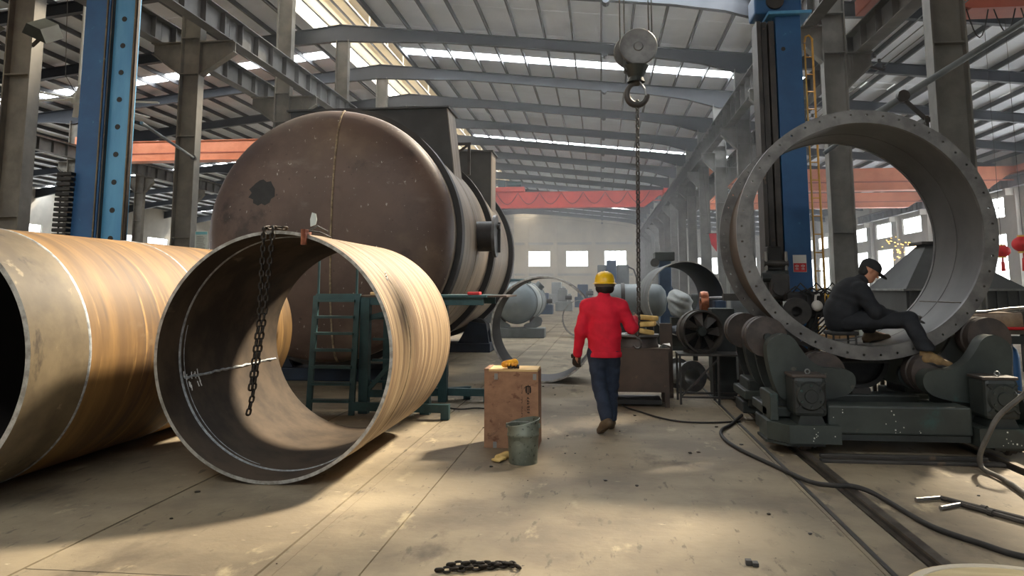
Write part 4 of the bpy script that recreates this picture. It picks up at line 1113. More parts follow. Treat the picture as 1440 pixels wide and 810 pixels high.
# hook block with ropes, hook and chain
HX, HY, HZ = .48, 9.4, 4.55
t = thing('hook_block', (HX, HY, 3.9), 'grey crane hook block hanging on four wire ropes over the aisle', 'crane hook')
for xo, yo in ((-.2, -.05), (-.14, .1), (.15, -.1), (.2, .05)):
    MB().cyl((HX+xo, HY+yo, HZ), (HX+xo, HY+yo, 8.58), .008, 6).build('wire_rope', 'dark_steel', t)
for yo in (-.11, .11):
    MB().lathe([(.0, -.025), (.05, -.03), (.06, -.012), (.20, -.012), (.225, -.02), (.235, 0), (.225, .02), (.0, .02)], (HX+(.02 if yo < 0 else -.045), HY+yo, HZ), 'Y', 40).build('sheave', 'flange_steel', t, smooth=35)
MB().bevbox(HX-.16, HX+.12, HY-.08, HY+.08, HZ-.3, HZ+.1, .03).build('block_body', 'machine_dark', t)
MB().lathe([(.11, -.42), (.09, -.36), (.13, -.28), (.16, -.22)], (HX-.01, HY, HZ), 'Z', 20).build('swivel', 'machine_dark', t, smooth=40)
pts = []; rs = []
for i in range(20):
    a = math.radians(112-i*15.2); r_ = .12
    pts.append((HX-r_*math.cos(a)*1.05, HY, HZ-.57+r_*math.sin(a)*1.15)); rs.append(.045-.022*abs(i-11)/11 if i > 2 else .038)
pts = [(HX-.02, HY, HZ-.40)]+pts; rs = [.04]+rs
MB().tube(pts, rs, 10).build('hook', 'dark_steel', t, smooth=60)
MB().tube([(HX+.03, HY-.05, HZ-.42), (HX+.09, HY-.055, HZ-.52), (HX+.10, HY-.05, HZ-.60)], .012, 6).build('safety_latch', 'bright_steel', t)
t = thing('chain', (.45, 9.4, .9), 'long grey lifting chain hanging from the crane hook to the hand of the red-jacketed worker', 'chain')
chain_links(t, [(HX, HY, HZ-.68), (.445, 9.405, 1.30), (.43, 9.6, 1.0)], .085, .06, .011, 'chain_grey', one_mesh=True)
MB().tube([(.43+.05*math.cos(a), 9.62, .93+.06*math.sin(a)) for a in [math.radians(100-i*20) for i in range(14)]], .012, 8).build('end_hook', 'chain_grey', t, smooth=60)

# left blue welding mast
def blue_mast_left():
    x0, y0 = -8.74, 11.8
    t = thing('welding_mast', (x0+.4, y0+.3, 0), 'tall blue machine mast with light blue slotted face left of the huge vessel', 'mast')
    MB().bevbox(x0, x0+.46, y0+.02, y0+.6, .06, 8.2, .01).build('mast_body', 'blue_paint', t)
    MB().box(x0+.46, x0+.94, y0+.06, y0+.14, .06, 7.1).build('slotted_face', 'blue_light', t)
    for i in range(14):
        z = 1.0+i*.47
        MB().cyl((x0+.70, y0+.065, z), (x0+.70, y0+.052, z), .045, 16).build('slot_hole', 'black_steel', t)
    for xa, mm in ((.40, 'wall_block'), (.915, 'yellow_rail')):
        MB().box(x0+xa, x0+xa+.025, y0+.0, y0+.06, .06, 7.1).build('guide_rail', 'pipe_grey', t)
    r = MB().box(x0+.50, x0+.525, y0-.015, y0+.06, .06, 7.1).build('gear_rack', 'dark_steel', t)
    MB().box(x0+.94, x0+.965, y0+.02, y0+.08, .06, 7.05).build('rear_rack', 'roller_rust', t)
    MB().bevbox(x0-.1, x0+1.15, y0-.08, y0+.7, 7.1, 7.14, .01).build('top_plate', 'blue_light', t)
    MB().bevbox(x0-.5, x0+1.3, y0-.5, y0+1.2, 0, .06, .01).build('base_plate', 'blue_paint', t)
    for i in range(24):
        z = 1.5+i*.085; xx = x0-.28+.06*(i/24)
        MB().bevbox(xx, xx+.26, y0-.1, y0+.05, z, z+.06, .012).build('cable_chain_link', 'black_steel', t)
    MB().box(x0-.2, x0-.18, y0-.02, y0, 1.5, 3.54).build('cable_chain_spine', 'black_steel', t)
blue_mast_left()
# right blue welding mast with ladder and carriage
def blue_mast_right():
    x0, y0 = 2.70, 11.7
    t = thing('welding_mast', (x0+.2, y0+.3, 0), 'blue welding mast with yellow ladder behind the flanged ring', 'mast')
    MB().bevbox(x0, x0+.37, y0, y0+.5, .06, 5.72, .01).build('mast_body', 'blue_paint', t)
    g = MB()
    for xa, xb, ya in ((-.28, -.22, .0), (-.2, -.12, .06), (-.1, -.02, .02)):
        MB().box(x0+xa, x0+xb, y0+ya, y0+.4, .06, 5.65).build('guide_rail', 'dark_steel', t)
    MB().box(x0-.27, x0-.0, y0+.2, y0+.38, .06, 5.6).build('guide_back', 'machine_dark', t)
    MB().bevbox(x0-.12, x0+.52, y0-.1, y0+.65, 5.72, 5.77, .01).build('top_plate', 'blue_light', t)
    MB().bevbox(x0-.3, x0+.4, y0, y0+.5, 5.77, 6.1, .03).build('top_housing', 'blue_paint', t)
    MB().cyl((x0+.0, y0-.06, 5.95), (x0+.0, y0+.1, 5.95), .13, 20).build('sprocket', 'dark_steel', t)
    MB().cyl((x0+.1, y0-.004, 5.2), (x0+.1, y0+.02, 5.2), .032, 14).build('slot_hole', 'black_steel', t)
    MB().bevbox(x0-.6, x0+.9, y0-.5, y0+1.0, 0, .06, .01).build('base_plate', 'blue_paint', t)
    la = MB().tube([(x0+.44, y0+.1, 5.3), (x0+.44, y0+.1, .3)], .013, 6).build('ladder_rail', 'yellow_rail', t)
    MB().tube([(x0+.44, y0+.1, 5.32), (x0+.46, y0+.1, 5.41), (x0+.51, y0+.1, 5.43), (x0+.56, y0+.12, 5.38), (x0+.57, y0+.12, .3)], .016, 6).build('ladder_rail', 'yellow_rail', t)
    for i in range(18): MB().cyl((x0+.44, y0+.1, .5+i*.27), (x0+.57, y0+.12, .5+i*.27), .009, 6).build('ladder_rung', 'yellow_rail', t)
    # carriage with welding gear
    ca = MB().bevbox(x0-.34, x0-.02, y0-.26, y0+.0, 1.4, 1.85, .02).build('carriage', 'machine_dark', t)
    MB().bevbox(x0-.32, x0-.05, y0-.42, y0-.3, 1.45, 1.8, .03).build('drive_box', 'dark_steel', ca)
    MB().cyl((x0-.42, y0-.35, 1.75), (x0-.1, y0-.35, 1.75), .07, 14).build('drive_motor', 'machine_dark', ca)
    MB().box(x0-.95, x0-.3, y0-.28, y0-.14, 1.42, 1.52).build('boom', 'dark_steel', ca)
    MB().bevbox(x0-.3, x0-.1, y0-.2, y0-.02, 1.85, 2.2, .02).build('upper_block', 'black_steel', ca)
    MB().cyl((x0-.36, y0-.22, 1.95), (x0-.02, y0-.22, 1.95), .05, 12).build('cross_shaft', 'dark_steel', ca)
    for q in (-.33, -.05): MB().cyl((x0+q, y0-.24, 1.85), (x0+q, y0-.24, 2.12), .022, 8).build('spindle', 'zinc', ca)
    MB().lathe([(.0, -.03), (.1, -.03), (.1, .03), (.0, .03)], (x0-.2, y0-.46, 1.6), 'Y', 20).build('handwheel', 'dark_steel', ca, smooth=35)
    # red and white sign on the mast
    sg = MB().box(x0+.10, x0+.29, y0-.012, y0-.001, 1.83, 2.08).build('sign', 'sign_white', t)
    MB().box(x0+.105, x0+.285, y0-.016, y0-.012, 1.835, 1.96).build('sign_panel', 'sign_red', sg)
    ch = MB()
    for cx_ in (x0+.150, x0+.236):            # two white characters
        for (a, b, c, d) in ((-.026, .026, .030, .036), (-.003, .003, .036, .046), (-.026, -.020, .012, .030), (.020, .026, .012, .030), (-.022, .022, .018, .024), (-.003, .003, -.030, .018), (-.026, .026, -.012, -.006), (-.024, -.004, -.032, -.026), (.004, .024, -.032, -.026)):
            ch.box(cx_+a, cx_+b, y0-.018, y0-.016, 1.895+c, 1.895+d)
    ch.build('sign_lettering', 'sign_white', sg)
blue_mast_right()

# welding head and wire gear in front of the mast
t = thing('wire_feeder', (2.9, 11.2, .06), 'tangle of dark welding head gear with cables behind the flanged ring', 'welding head')
MB().bevbox(2.55, 3.05, 11.05, 11.35, 1.2, 1.55, .04).build('feeder_case', 'black_steel', t)
MB().beam((2.9, 11.2, .06), (2.9, 11.2, 1.2), .12, .12).build('support_post', 'machine_dark', t)
MB().lathe([(.07, -.05), (.19, -.05), (.19, -.04), (.09, -.03), (.09, .03), (.19, .04), (.19, .05), (.07, .05)], (2.64, 10.98, 1.28), 'Y', 28).build('wire_reel', 'dark_steel', t, smooth=35)
MB().sphere((2.92, 10.98, 1.36), .075, (1, 1, 1.0)).build('white_cover', 'white_cap', t, smooth=60)
MB().tube([(2.90, 10.98, 1.42), (2.91, 10.98, 1.50), (2.96, 10.98, 1.51)], .018, 6).build('white_spout', 'white_cap', t)
MB().box(2.48, 2.56, 11.0, 11.02, 1.15, 1.42).build('data_sheet', 'paper', t)
for i in range(9):
    a0_, z0 = 2.55+.07*i, 1.52
    MB().tube([(a0_, 11.1, z0), (a0_+.1, 11.0, z0+.1+.05*math.sin(i*2)), (a0_+.25, 10.98, z0-.02), (a0_+.22, 11.0, z0-.3), (a0_+.1*math.sin(i), 11.05, z0-.55-.05*(i % 3))], .012, 5).build('cable', 'rubber', t, smooth=60)
MB().bevbox(3.12, 3.30, 11.1, 11.3, .5, 1.5, .02).build('control_column', 'machine_dark', t)
MB().tube([(3.14, 11.05, 1.5), (3.24, 11.05, 1.68)], .012, 6).build('lever', 'zinc', t)
t = thing('yellow_bucket', (3.12, 10.95, 1.3), 'small yellow plastic cup beside the seated worker', 'cup')
MB().lathe([(.0, 0), (.06, 0), (.075, .13), (.068, .13), (.055, .01), (.0, .01)], (3.12, 10.93, 1.38), 'Z', 20).build('cup_wall', 'yellow_plastic', t, smooth=40)
MB().box(3.04, 3.2, 10.86, 11.12, 1.36, 1.379).build('bracket', 'machine_dark', t)
for i, (x, z, a, b, h, mm, lab) in enumerate(((2.98, .86, .26, .25, .12, 'cardboard', 'brown cardboard box seen low inside the flanged ring'), (3.50, .86, .26, .3, .28, 'paper', 'pale paper sack slumped behind the seated worker'), (3.22, .86, .2, .25, .18, 'cardboard', 'small taped carton between the cardboard box and the paper sack'))):
    tt = thing('carton', (x, 10.8, z), lab, 'box')
    MB().bevbox(x-a/2, x+a/2, 10.7, 10.7+b, z, z+h, .015).build('carton_body', mm, tt)
    MB().box(x-.02, x+.02, 10.694, 10.7+b+.004, z+h, z+h+.004).build('tape', 'pine', tt)
t = thing('trestle_table', (3.2, 10.85, 0), 'low dark steel table behind the flanged ring holding cartons', 'table')
MB().bevbox(2.75, 3.65, 10.6, 11.0, .82, .86, .008).build('table_top', 'dark_steel', t)
for x in (2.8, 3.6):
    for yq in (10.65, 10.95): MB().beam((x, yq, 0), (x, yq, .82), .04, .04).build('leg', 'dark_steel', t)
t = thing('control_cabinet', (2.3, 13.5, 0), 'pale grey control cabinet beside the blue welding mast', 'cabinet')
MB().bevbox(2.15, 2.47, 13.3, 13.7, .1, 1.95, .015).build('cabinet_body', 'cabinet_grey', t)
MB().box(2.17, 2.45, 13.288, 13.3, .15, 1.9).build('door', 'cabinet_grey', t)
MB().box(2.17, 2.45, 13.32, 13.68, 0, .1).build('plinth', 'dark_steel', t)
MB().tube([(2.2, 13.3, 1.82), (2.25, 13.2, 1.9), (2.4, 13.2, 1.88), (2.47, 13.25, 1.9)], .03, 8).build('hose', 'yellow_rail', t, smooth=60)

# ================================================================== aisle objects
# ---- plywood crate
t = thing('wooden_crate', (-.92, 8.14, 0), 'tall plywood crate with black printing standing in the aisle', 'crate')
x0, x1, y0, y1, zt = -1.195, -.645, 7.94, 8.34, .755
for nm, a in (('front_panel', (x0, x1, y0, y0+.015)), ('back_panel', (x0, x1, y1-.015, y1))): MB().box(*a, .0, zt).build(nm, 'plywood', t)
for a in ((x0, x0+.015), (x1-.015, x1)): MB().box(*a, y0+.016, y1-.016, .0, zt).build('side_panel', 'plywood', t)
for i in range(3): MB().bevbox(x0+.01, x1-.005, y0+.005+i*.131, y0+.13+i*.131, zt, zt+.022, .003).build('lid_board', 'pine', t)
MB().bevbox(x0-.002, x0+.045, y0-.002, y1, zt, zt+.028, .003).build('lid_batten', 'plywood', t)
for cx_, cz_ in ((x0+.12, zt-.05), (x1-.035, zt-.05), (x0+.11, .03)):
    MB().box(cx_-.018, cx_+.018, y0-.003, y0, cz_-.03, cz_+.03).build('metal_clip', 'zinc', t)
lg = MB(); lx, lz = x1-.10, .58                 # logo printed sideways: an oval of bars and bold letter strokes
def ink(a, b, c, d): lg.box(lx+a, lx+b, y0-.0016, y0+.001, lz+c, lz+d)
for k_, (a, b) in enumerate(((-.026, -.012), (-.006, .004), (.010, .024))):
    ink(a, b, -.045 if k_ == 1 else -.036, .045 if k_ == 1 else .036)
ink(-.026, .024, .024, .036); ink(-.012, .010, -.048, -.038); ink(-.03, -.026, -.02, .03); ink(.024, .029, -.03, .02)
z = lz-.075
for i in range(6):
    for a, b, c, d in random.sample([(-.012, .012, -.004, .001), (-.012, -.007, -.016, .0), (.006, .012, -.016, .0), (-.012, .012, -.018, -.013), (-.003, .002, -.018, 0.0), (-.012, .004, -.010, -.006)], 4):
        lg.box(lx+a, lx+b, y0-.0016, y0+.001, z+c, z+d)
    z -= .029
z = lz+.05
for i in range(24):
    if i in (7, 8, 14, 15): z -= .0135; continue
    for _ in range(2):
        a = random.uniform(-.006, .002); lg.box(lx-.065+a, lx-.065+a+.005, y0-.0016, y0+.001, z-.009, z-random.uniform(0, .005))
    z -= .0135
lg.build('printed_logo', 'ink', t)
sc_ = MB()
for (cx_, cz_) in ((x0+.11, zt-.1), (x0+.09, .13)):
    for i in range(4): sc_.beam((cx_-.03+.015*i, y0-.001, cz_-.02+.008*i), (cx_-.01+.018*i, y0-.001, cz_+.02+.006*i), .002, .005, up=(0, 1, 0))
sc_.build('pen_scribble', 'ink', t)
# ---- gloves on the crate
t = thing('work_gloves', (-.93, 8.05, zt+.024), 'yellow work gloves with dark palms dropped on the plywood crate', 'gloves')
zc = zt+.024
nets([(V3(-1.0, 8.04, zc+.04), V3(-.9, 8.05, zc+.055), .035, .04), (V3(-.9, 8.05, zc+.055), V3(-.88, 8.03, zc+.06), .034, .026)]+[(V3(-.97+.03*i, 8.03, zc+.05), V3(-.98+.035*i, 7.975, zc+.035), .014, .012) for i in range(4)], .006, .014, noise=wrinkle(.002, 70, 50)).build('yellow_back', 'glove_yellow', t, smooth=80)
nets([(V3(-.96, 8.03, zc+.018), V3(-.86, 8.02, zc+.018), .016, .016)]+[(V3(-.95+.03*i, 8.02, zc+.016), V3(-.95+.034*i, 7.965, zc+.014), .012, .011) for i in range(4)], .006, .012).build('dark_palm', 'glove_dark', t, smooth=80)
# ---- dented bucket
t = thing('metal_bucket', (-.735, 7.32, 0), 'dented galvanised metal bucket in front of the plywood crate', 'bucket')
bx_, by_ = -.735, 7.32
def dent(v):
    x, y, z = v; dx, dy = x-bx_, y-by_; r_ = math.hypot(dx, dy); a = math.atan2(dy, dx)
    k_ = 1-.10*math.exp(-((a+1.9)/.45)**2-((z-.16)/.07)**2)-.05*math.exp(-((a+1.0)/.5)**2-((z-.22)/.06)**2)
    top_ = max(0, (z-.30)/.09)
    k_ *= 1-.10*top_*math.cos(a+1.2)**2*(1 if math.cos(a+1.2) > 0 else 0)
    return (bx_+dx*k_, by_+dy*k_*(1-.12*top_), z+.035*top_*math.cos(a-.4)*1.0-.012*top_)
prof = [(.0, .002), (.125, .002), (.128, .0), (.130, .01), (.134, .08), (.139, .16), (.143, .24), (.149, .245), (.149, .265), (.145, .27), (.148, .33), (.150, .365), (.157, .368), (.157, .382), (.150, .384), (.146, .36), (.14, .24), (.130, .08), (.124, .012), (.0, .012)]
mb = MB().lathe(prof, (bx_, by_, 0), 'Z', 56); mb.v = [dent(v) for v in mb.v]; mb.build('pail', 'bucket_zinc', t, smooth=50)
for s_ in (-1, 1):
    mb = MB().bevbox(bx_+s_*.148-.012, bx_+s_*.148+.012, by_-.03, by_+.01, .315, .355, .005); mb.build('handle_lug', 'bucket_zinc', t)
mb = MB().tube([(bx_+.15*math.cos(a), by_-.02+.10*math.sin(a)*-.3, .345+.06*math.sin(a)*.5) for a in [PI*i/12 for i in range(13)]], .004, 6); mb.build('handle', 'zinc', t, smooth=60)
# ---- floor bits
t = thing('glove', (-.93, 7.4, 0), 'dirty pale work glove crumpled on the floor left of the bucket', 'glove')
nets([(V3(-.98, 7.37, .03), V3(-.9, 7.47, .035), .03, .034)]+[(V3(-.97+.02*i, 7.36, .025), V3(-1.02+.022*i, 7.31-.01*i, .018), .014, .012) for i in range(4)], .006, .014, noise=wrinkle(.002, 60, 50)).build('glove_body', 'cloth_cream', t, smooth=80)
t = thing('chain', (-.74, 4.58, 0), 'short heap of heavy chain lying on the floor at the bottom of the picture', 'chain')
for k_ in range(3):
    chain_links(t, [(-.93+.06*k_, 4.50+.035*k_, .018+.02*(k_ == 1)), (-.78, 4.53+.03*k_, .022+.018*(k_ == 1)), (-.6+.03*k_, 4.61+.015*k_, .02), (-.53+.02*k_, 4.66-.03*k_, .018)], .06, .042, .0075, 'chain_steel')
t = thing('steel_block', (.85, 4.83, 0), 'small notched steel block on the floor in the foreground', 'block')
MB().bevbox(.815, .85, 4.82, 4.86, 0, .03, .003).build('block_body', 'dark_steel', t); MB().bevbox(.85, .885, 4.80, 4.85, 0, .022, .003).build('block_step', 'dark_steel', t)
rnd = random.Random(3)
for i in range(46):                            # grit and offcuts
    x, y = rnd.uniform(-3.2, 4.5), rnd.uniform(4.3, 13)
    if x < -1.6 and y > 6: x += 1.8
    if 1.5 < x < 2.1 or (x > 1.6 and y > 7.6): continue
    s_ = rnd.uniform(.006, .02)
    o = MB().add([(x+s_*rnd.uniform(.6, 1.4)*math.cos(a), y+s_*rnd.uniform(.6, 1.4)*math.sin(a), zz) for zz in (0.0, s_*.6) for a in (0, 1.3, 2.6, 4.2, 5.3)],
                 [(4, 3, 2, 1, 0), (5, 6, 7, 8, 9)]+[(j, (j+1) % 5, (j+1) % 5+5, j+5) for j in range(5)]).build('metal_offcut', rnd.choice(['dark_steel', 'slot_dirt', 'box_brown']))
    tag(o, 'tiny dark metal crumb scattered on the concrete floor', 'scrap', 'metal crumbs scattered on the floor')
# hoses
def hose(nm, pts, r, m, label, cat='hose'):
    P = [Vector(p) for p in pts]; out = []
    for i in range(len(P)-1):
        p0, p1, p2, p3 = P[max(i-1, 0)], P[i], P[i+1], P[min(i+2, len(P)-1)]
        for k_ in range(6):
            u = k_/6; out.append(.5*((2*p1)+(p2-p0)*u+(2*p0-5*p1+4*p2-p3)*u*u+(3*p1-p0-3*p2+p3)*u**3))
    out.append(P[-1])
    return tag(MB().tube(out, r, 8).build(nm, m, smooth=60), label, cat)
hose('welding_cable', [(1.72, 10.1, .03), (1.5, 9.5, .02), (1.32, 9.08, .02), (1.27, 8.6, .02), (1.34, 8.04, .02), (1.56, 7.22, .02), (1.68, 6.75, .03), (1.80, 6.55, .055), (1.93, 6.5, .065), (2.03, 6.4, .05), (2.11, 6.2, .02), (2.17, 5.66, .02), (2.33, 5.32, .02), (2.47, 5.1, .02), (2.85, 4.9, .02), (3.2, 4.8, .02)], .019, 'rubber', 'thick black cable snaking over the floor rail to the right foreground', 'cable')
hose('power_cable', [(1.64, 9.75, .012), (1.3, 9.62, .012), (.95, 9.64, .012), (.7, 9.9, .012), (.48, 10.35, .012), (.3, 10.75, .012), (.25, 11.3, .012)], .011, 'rubber', 'thin black cable on the floor between brown bin and roller stand', 'cable')
hose('air_hose', [(4.1, 7.6, .8), (3.72, 7.4, .74), (3.63, 7.3, .68), (3.42, 7.3, .50), (3.31, 7.3, .32), (3.26, 7.35, .15), (3.28, 7.35, .04), (3.3, 7.1, .025), (3.23, 6.59, .025), (3.1, 6.0, .025)], .022, 'rubber_grey', 'grey hose arching down beside the right gearbox')
hose('floor_cable', [(-2.3, 10.6, .01), (-1.9, 10.3, .01), (-1.65, 10.42, .01), (-1.3, 10.2, .01), (-1.25, 9.6, .01)], .009, 'rubber', 'thin cable on the floor left of the plywood crate', 'cable')
# bent bars on the floor
def bentbar(pts, label):
    t = thing('bent_bar', pts[1], label, 'bar', 'bent bars on the floor')
    MB().tube(pts[:2], .016, 8).build('bar_end', 'bright_steel', t, smooth=40)
    MB().tube([pts[1]]+pts[2:], .018, 8).build('bar_shaft', 'dark_steel', t, smooth=40)
    m_ = Vector(pts[1])*.55+Vector(pts[2])*.45; d_ = (Vector(pts[2])-Vector(pts[1])).normalized()
    MB().cyl(tuple(m_-d_*.02), tuple(m_+d_*.02), .026, 10).build('collar', 'dark_steel', t)
bentbar([(2.33, 6.33, .02), (2.54, 6.41, .02), (2.95, 5.80, .02), (3.15, 5.5, .02)], 'longer bent steel bar on the floor at right')
bentbar([(2.42, 6.12, .02), (2.61, 6.24, .02), (2.86, 5.78, .02), (3.05, 5.45, .02)], 'shorter bent steel bar lying nearest the camera at right')
# pale disc in the corner
t = thing('drum_lid', (2.12, 4.22, 0), 'pale round wooden cable drum lid in the bottom right corner', 'lid')
mb = MB().lathe([(.0, .0), (.62, .0), (.63, .01), (.63, .045), (.62, .055), (.0, .055)], (2.12, 4.22, 0), 'Z', 64); mb.build('disc', 'cream_board', t, smooth=40)
MB().lathe([(.56, .055), (.60, .055), (.60, .062), (.56, .062)], (2.12, 4.22, 0), 'Z', 64, closed=True).build('rim_band', 'wall_cream', t, smooth=40)

# ---- brown steel bin and what stands on it
t = thing('steel_bin', (.5, 11.05, 0), 'dark brown steel bin on short legs right of the red-jacketed worker', 'bin')
x0, x1, y0, y1 = .08, .90, 10.8, 11.4
MB().box(x0, x1, y0, y0+.012, .2, .77).build('front_panel', 'box_brown', t); MB().box(x0, x1, y1-.012, y1, .2, .77).build('back_panel', 'box_brown', t)
for a in ((x0, x0+.012), (x1-.012, x1)): MB().box(*a, y0+.013, y1-.013, .2, .77).build('side_panel', 'box_brown', t)
MB().box(x0-.01, x1+.02, y0-.015, y1+.01, .77, .785).build('top_plate', 'box_brown', t)
for a in (x0, x1-.06):
    for b in (y0, y1-.06): MB().box(a, a+.06, b, b+.06, 0, .2).build('leg', 'box_brown', t)
MB().box(x0+.1, x1-.1, y0+.06, y1-.06, .03, .09).build('bottom_shelf', 'black_steel', t)
t = thing('pipe_flange', (.5, 11.1, .785), 'rusty round pipe flange lying on the brown steel bin', 'flange')
MB().lathe([(.2, .0), (.3, .0), (.3, .02), (.28, .05), (.275, .12), (.29, .13), (.29, .15), (.2, .15), (.2, .0)], (.5, 11.1, .785), 'Z', 40).build('collar', 'roller_rust', t, smooth=35)
MB().lathe([(.15, .15), (.33, .15), (.33, .175), (.15, .175)], (.47, 11.1, .785), 'Z', 40, closed=True).build('rim', 'flange_steel', t, smooth=35)
t = thing('folded_cloth', (.58, 11.05, .96), 'cream folded cloth heaped on the pipe flange beside the hanging chain', 'cloth')
def pad(z, dx, a, th_): 
    mb = MB().bevbox(-.17, .17, -.13, .13, 0, .07, .02); mb.v = [(x, y, zz+.02*math.sin(x*9+z*10)) for x, y, zz in mb.v]
    return mb.xf(Matrix.Translation((.56+dx, 11.02, z)) @ Matrix.Rotation(a, 4, 'Z') @ Matrix.Rotation(th_, 4, 'Y'))
pad(.975, -.03, .3, .05).build('fold', 'cloth_cream', t, smooth=50); pad(1.07, .02, -.2, -.08).build('fold', 'cloth_cream', t, smooth=50); pad(1.16, .02, .5, .16).build('fold', 'cloth_cream', t, smooth=50)
t = thing('paper_scrap', (.86, 11.0, .79), 'crumpled white paper on the corner of the brown steel bin', 'paper')
mb = MB(); mb.add([(.78+.16*i/3, 10.9+.14*j/2, .79+.05*((i*3+j*5) % 4)/3) for i in range(4) for j in range(3)], [(i*3+j, (i+1)*3+j, (i+1)*3+j+1, i*3+j+1) for i in range(3) for j in range(2)]); mb.build('sheet', 'sign_white', t)
tag(MB().bevbox(.86, 1.04, 11.75, 11.8, 0, 1.08, .006).build('steel_plate', 'box_brown'), 'narrow rusty steel plate standing upright behind the brown bin', 'plate')

# ---- fan drum on its table
t = thing('frame_table', (1.5, 11.35, 0), 'open steel frame table carrying the blower fan', 'table')
MB().bevbox(1.06, 2.0, 11.1, 11.6, .66, .69, .006).build('table_top', 'dark_steel', t)
for x in (1.08, 1.60, 1.97):
    for yq in (11.12, 11.58): MB().beam((x, yq, 0), (x, yq, .66), .03, .03).build('leg', 'dark_steel', t)
for yq in (11.12, 11.58): MB().beam((1.08, yq, .1), (1.97, yq, .1), .025, .025).build('stretcher', 'dark_steel', t)
MB().beam((1.08, 11.12, .1), (1.6, 11.12, .62), .022, .022).build('brace', 'dark_steel', t)
FM = Matrix.Translation((1.43, 11.3, .985)) @ Matrix.Rotation(math.radians(14), 4, 'Z')
t = thing('blower_fan', (1.43, 11.3, .69), 'round dark blower fan drum standing on the frame table', 'fan')
def fl(nm, mb, m, sm=40, par=None): return mb.xf(FM).build(nm, m, par or t, smooth=sm)
fl('drum', MB().lathe([(.27, .3), (.29, .3), (.29, .02), (.305, .0), (.305, -.03), (.28, -.03), (.27, .0), (.27, .3)], (0, 0, 0), 'Y', 48), 'dark_steel')
fl('hoop', MB().lathe([(.29, .16), (.305, .16), (.305, .19), (.29, .19)], (0, 0, 0), 'Y', 48), 'rubber_grey')
hb = fl('hub', MB().lathe([(.0, -.0), (.06, .01), (.075, .04), (.075, .14)], (0, 0, 0), 'Y', 20), 'machine_dark')
for i in range(7):
    a = 2*PI*i/7
    b_ = MB().add([(.07, .02, -.03), (.26, .03, -.07), (.265, .09, .06), (.07, .08, .03), (.07, .03, -.03), (.26, .04, -.07), (.265, .10, .06), (.07, .09, .03)], [(0, 1, 2, 3), (7, 6, 5, 4), (0, 4, 5, 1), (1, 5, 6, 2), (2, 6, 7, 3), (3, 7, 4, 0)])
    b_.xf(Matrix.Rotation(a, 4, 'Y')); fl('blade', b_, 'dark_steel')
fl('back_plate', MB().lathe([(.0, .24), (.27, .24)], (0, 0, 0), 'Y', 40), 'black_steel')
fl('saddle', MB().box(-.2, .2, .02, .28, -.3, -.25), 'dark_steel')
tag(MB().bevbox(1.62, 1.95, 11.75, 12.15, 0, 1.3, .01).build('steel_cabinet', 'machine_dark'), 'dark upright steel cabinet behind the blower fan', 'cabinet')
t = thing('pipe_elbow', (1.38, 12.4, 0), 'flanged grey pipe piece on the floor under the frame table', 'pipe fitting')
EM = Matrix.Translation((1.37, 12.3, .25)) @ Matrix.Rotation(math.radians(20), 4, 'Z')
for nm, pr, mm in (('near_flange', [(.13, -.02), (.24, -.02), (.24, .03), (.13, .03)], 'flange_steel'), ('pipe_body', [(.13, .03), (.17, .03), (.17, .5), (.13, .5)], 'grey_machine'), ('far_flange', [(.13, .5), (.24, .5), (.24, .55), (.13, .55)], 'flange_steel')):
    MB().lathe(pr, (0, 0, 0), 'Y', 32, closed=True).xf(EM).build(nm, mm, t, smooth=35)

# ================================================================== mid-ground and background pieces
def plain_ring(nm, cx, cz, R, ya, yb, th_, mo, mi, label, cat='ring', n=72):
    t = thing(nm, (cx, (ya+yb)/2, cz-R), label, cat)
    shell('ring_shell', t, cx, cz, R, ya, yb, th_, mo, mi, n=n)
    return t
t = plain_ring('steel_ring', -1.0, .905, .90, 13.3, 14.35, .03, 'tank_band', 'black_steel', 'thin dark steel ring standing in the aisle left of the red-jacketed worker')
hoop('rim_bead', t, -1.0, .905, .898, 13.32, .03, .006, 'bright_steel', n=72)
plain_ring('steel_ring', -.68, .605, .60, 25.4, 26.0, .02, 'grey_machine', 'dark_steel', 'small thin steel ring far down the aisle')
# dark wide shell right of the worker, resting on two trestles
t = plain_ring('steel_shell', 1.56, 1.40, .70, 14.6, 18.4, .02, 'grey_machine', 'stand_blue', 'wide dark steel shell raised on trestles behind the blower fan', 'shell')
for yq, lab in ((15.2, 'steel trestle under the near end of the dark raised shell'), (17.8, 'steel trestle under the far end of the dark raised shell')):
    s_ = thing('trestle', (1.56, yq, 0), lab, 'trestle', 'trestles under the dark shell')
    MB().prism([(1.0, .5), (2.12, .5), (2.12, 1.02), (1.95, .865), (1.75, .72), (1.56, .698), (1.37, .72), (1.17, .865), (1.0, 1.02)], 'Y', yq-.06, yq+.06).build('cradle', 'machine_dark', s_)
    for x in (1.05, 2.07): MB().beam((x, yq, 0), (x, yq, .5), .1, .1).build('leg', 'machine_dark', s_)
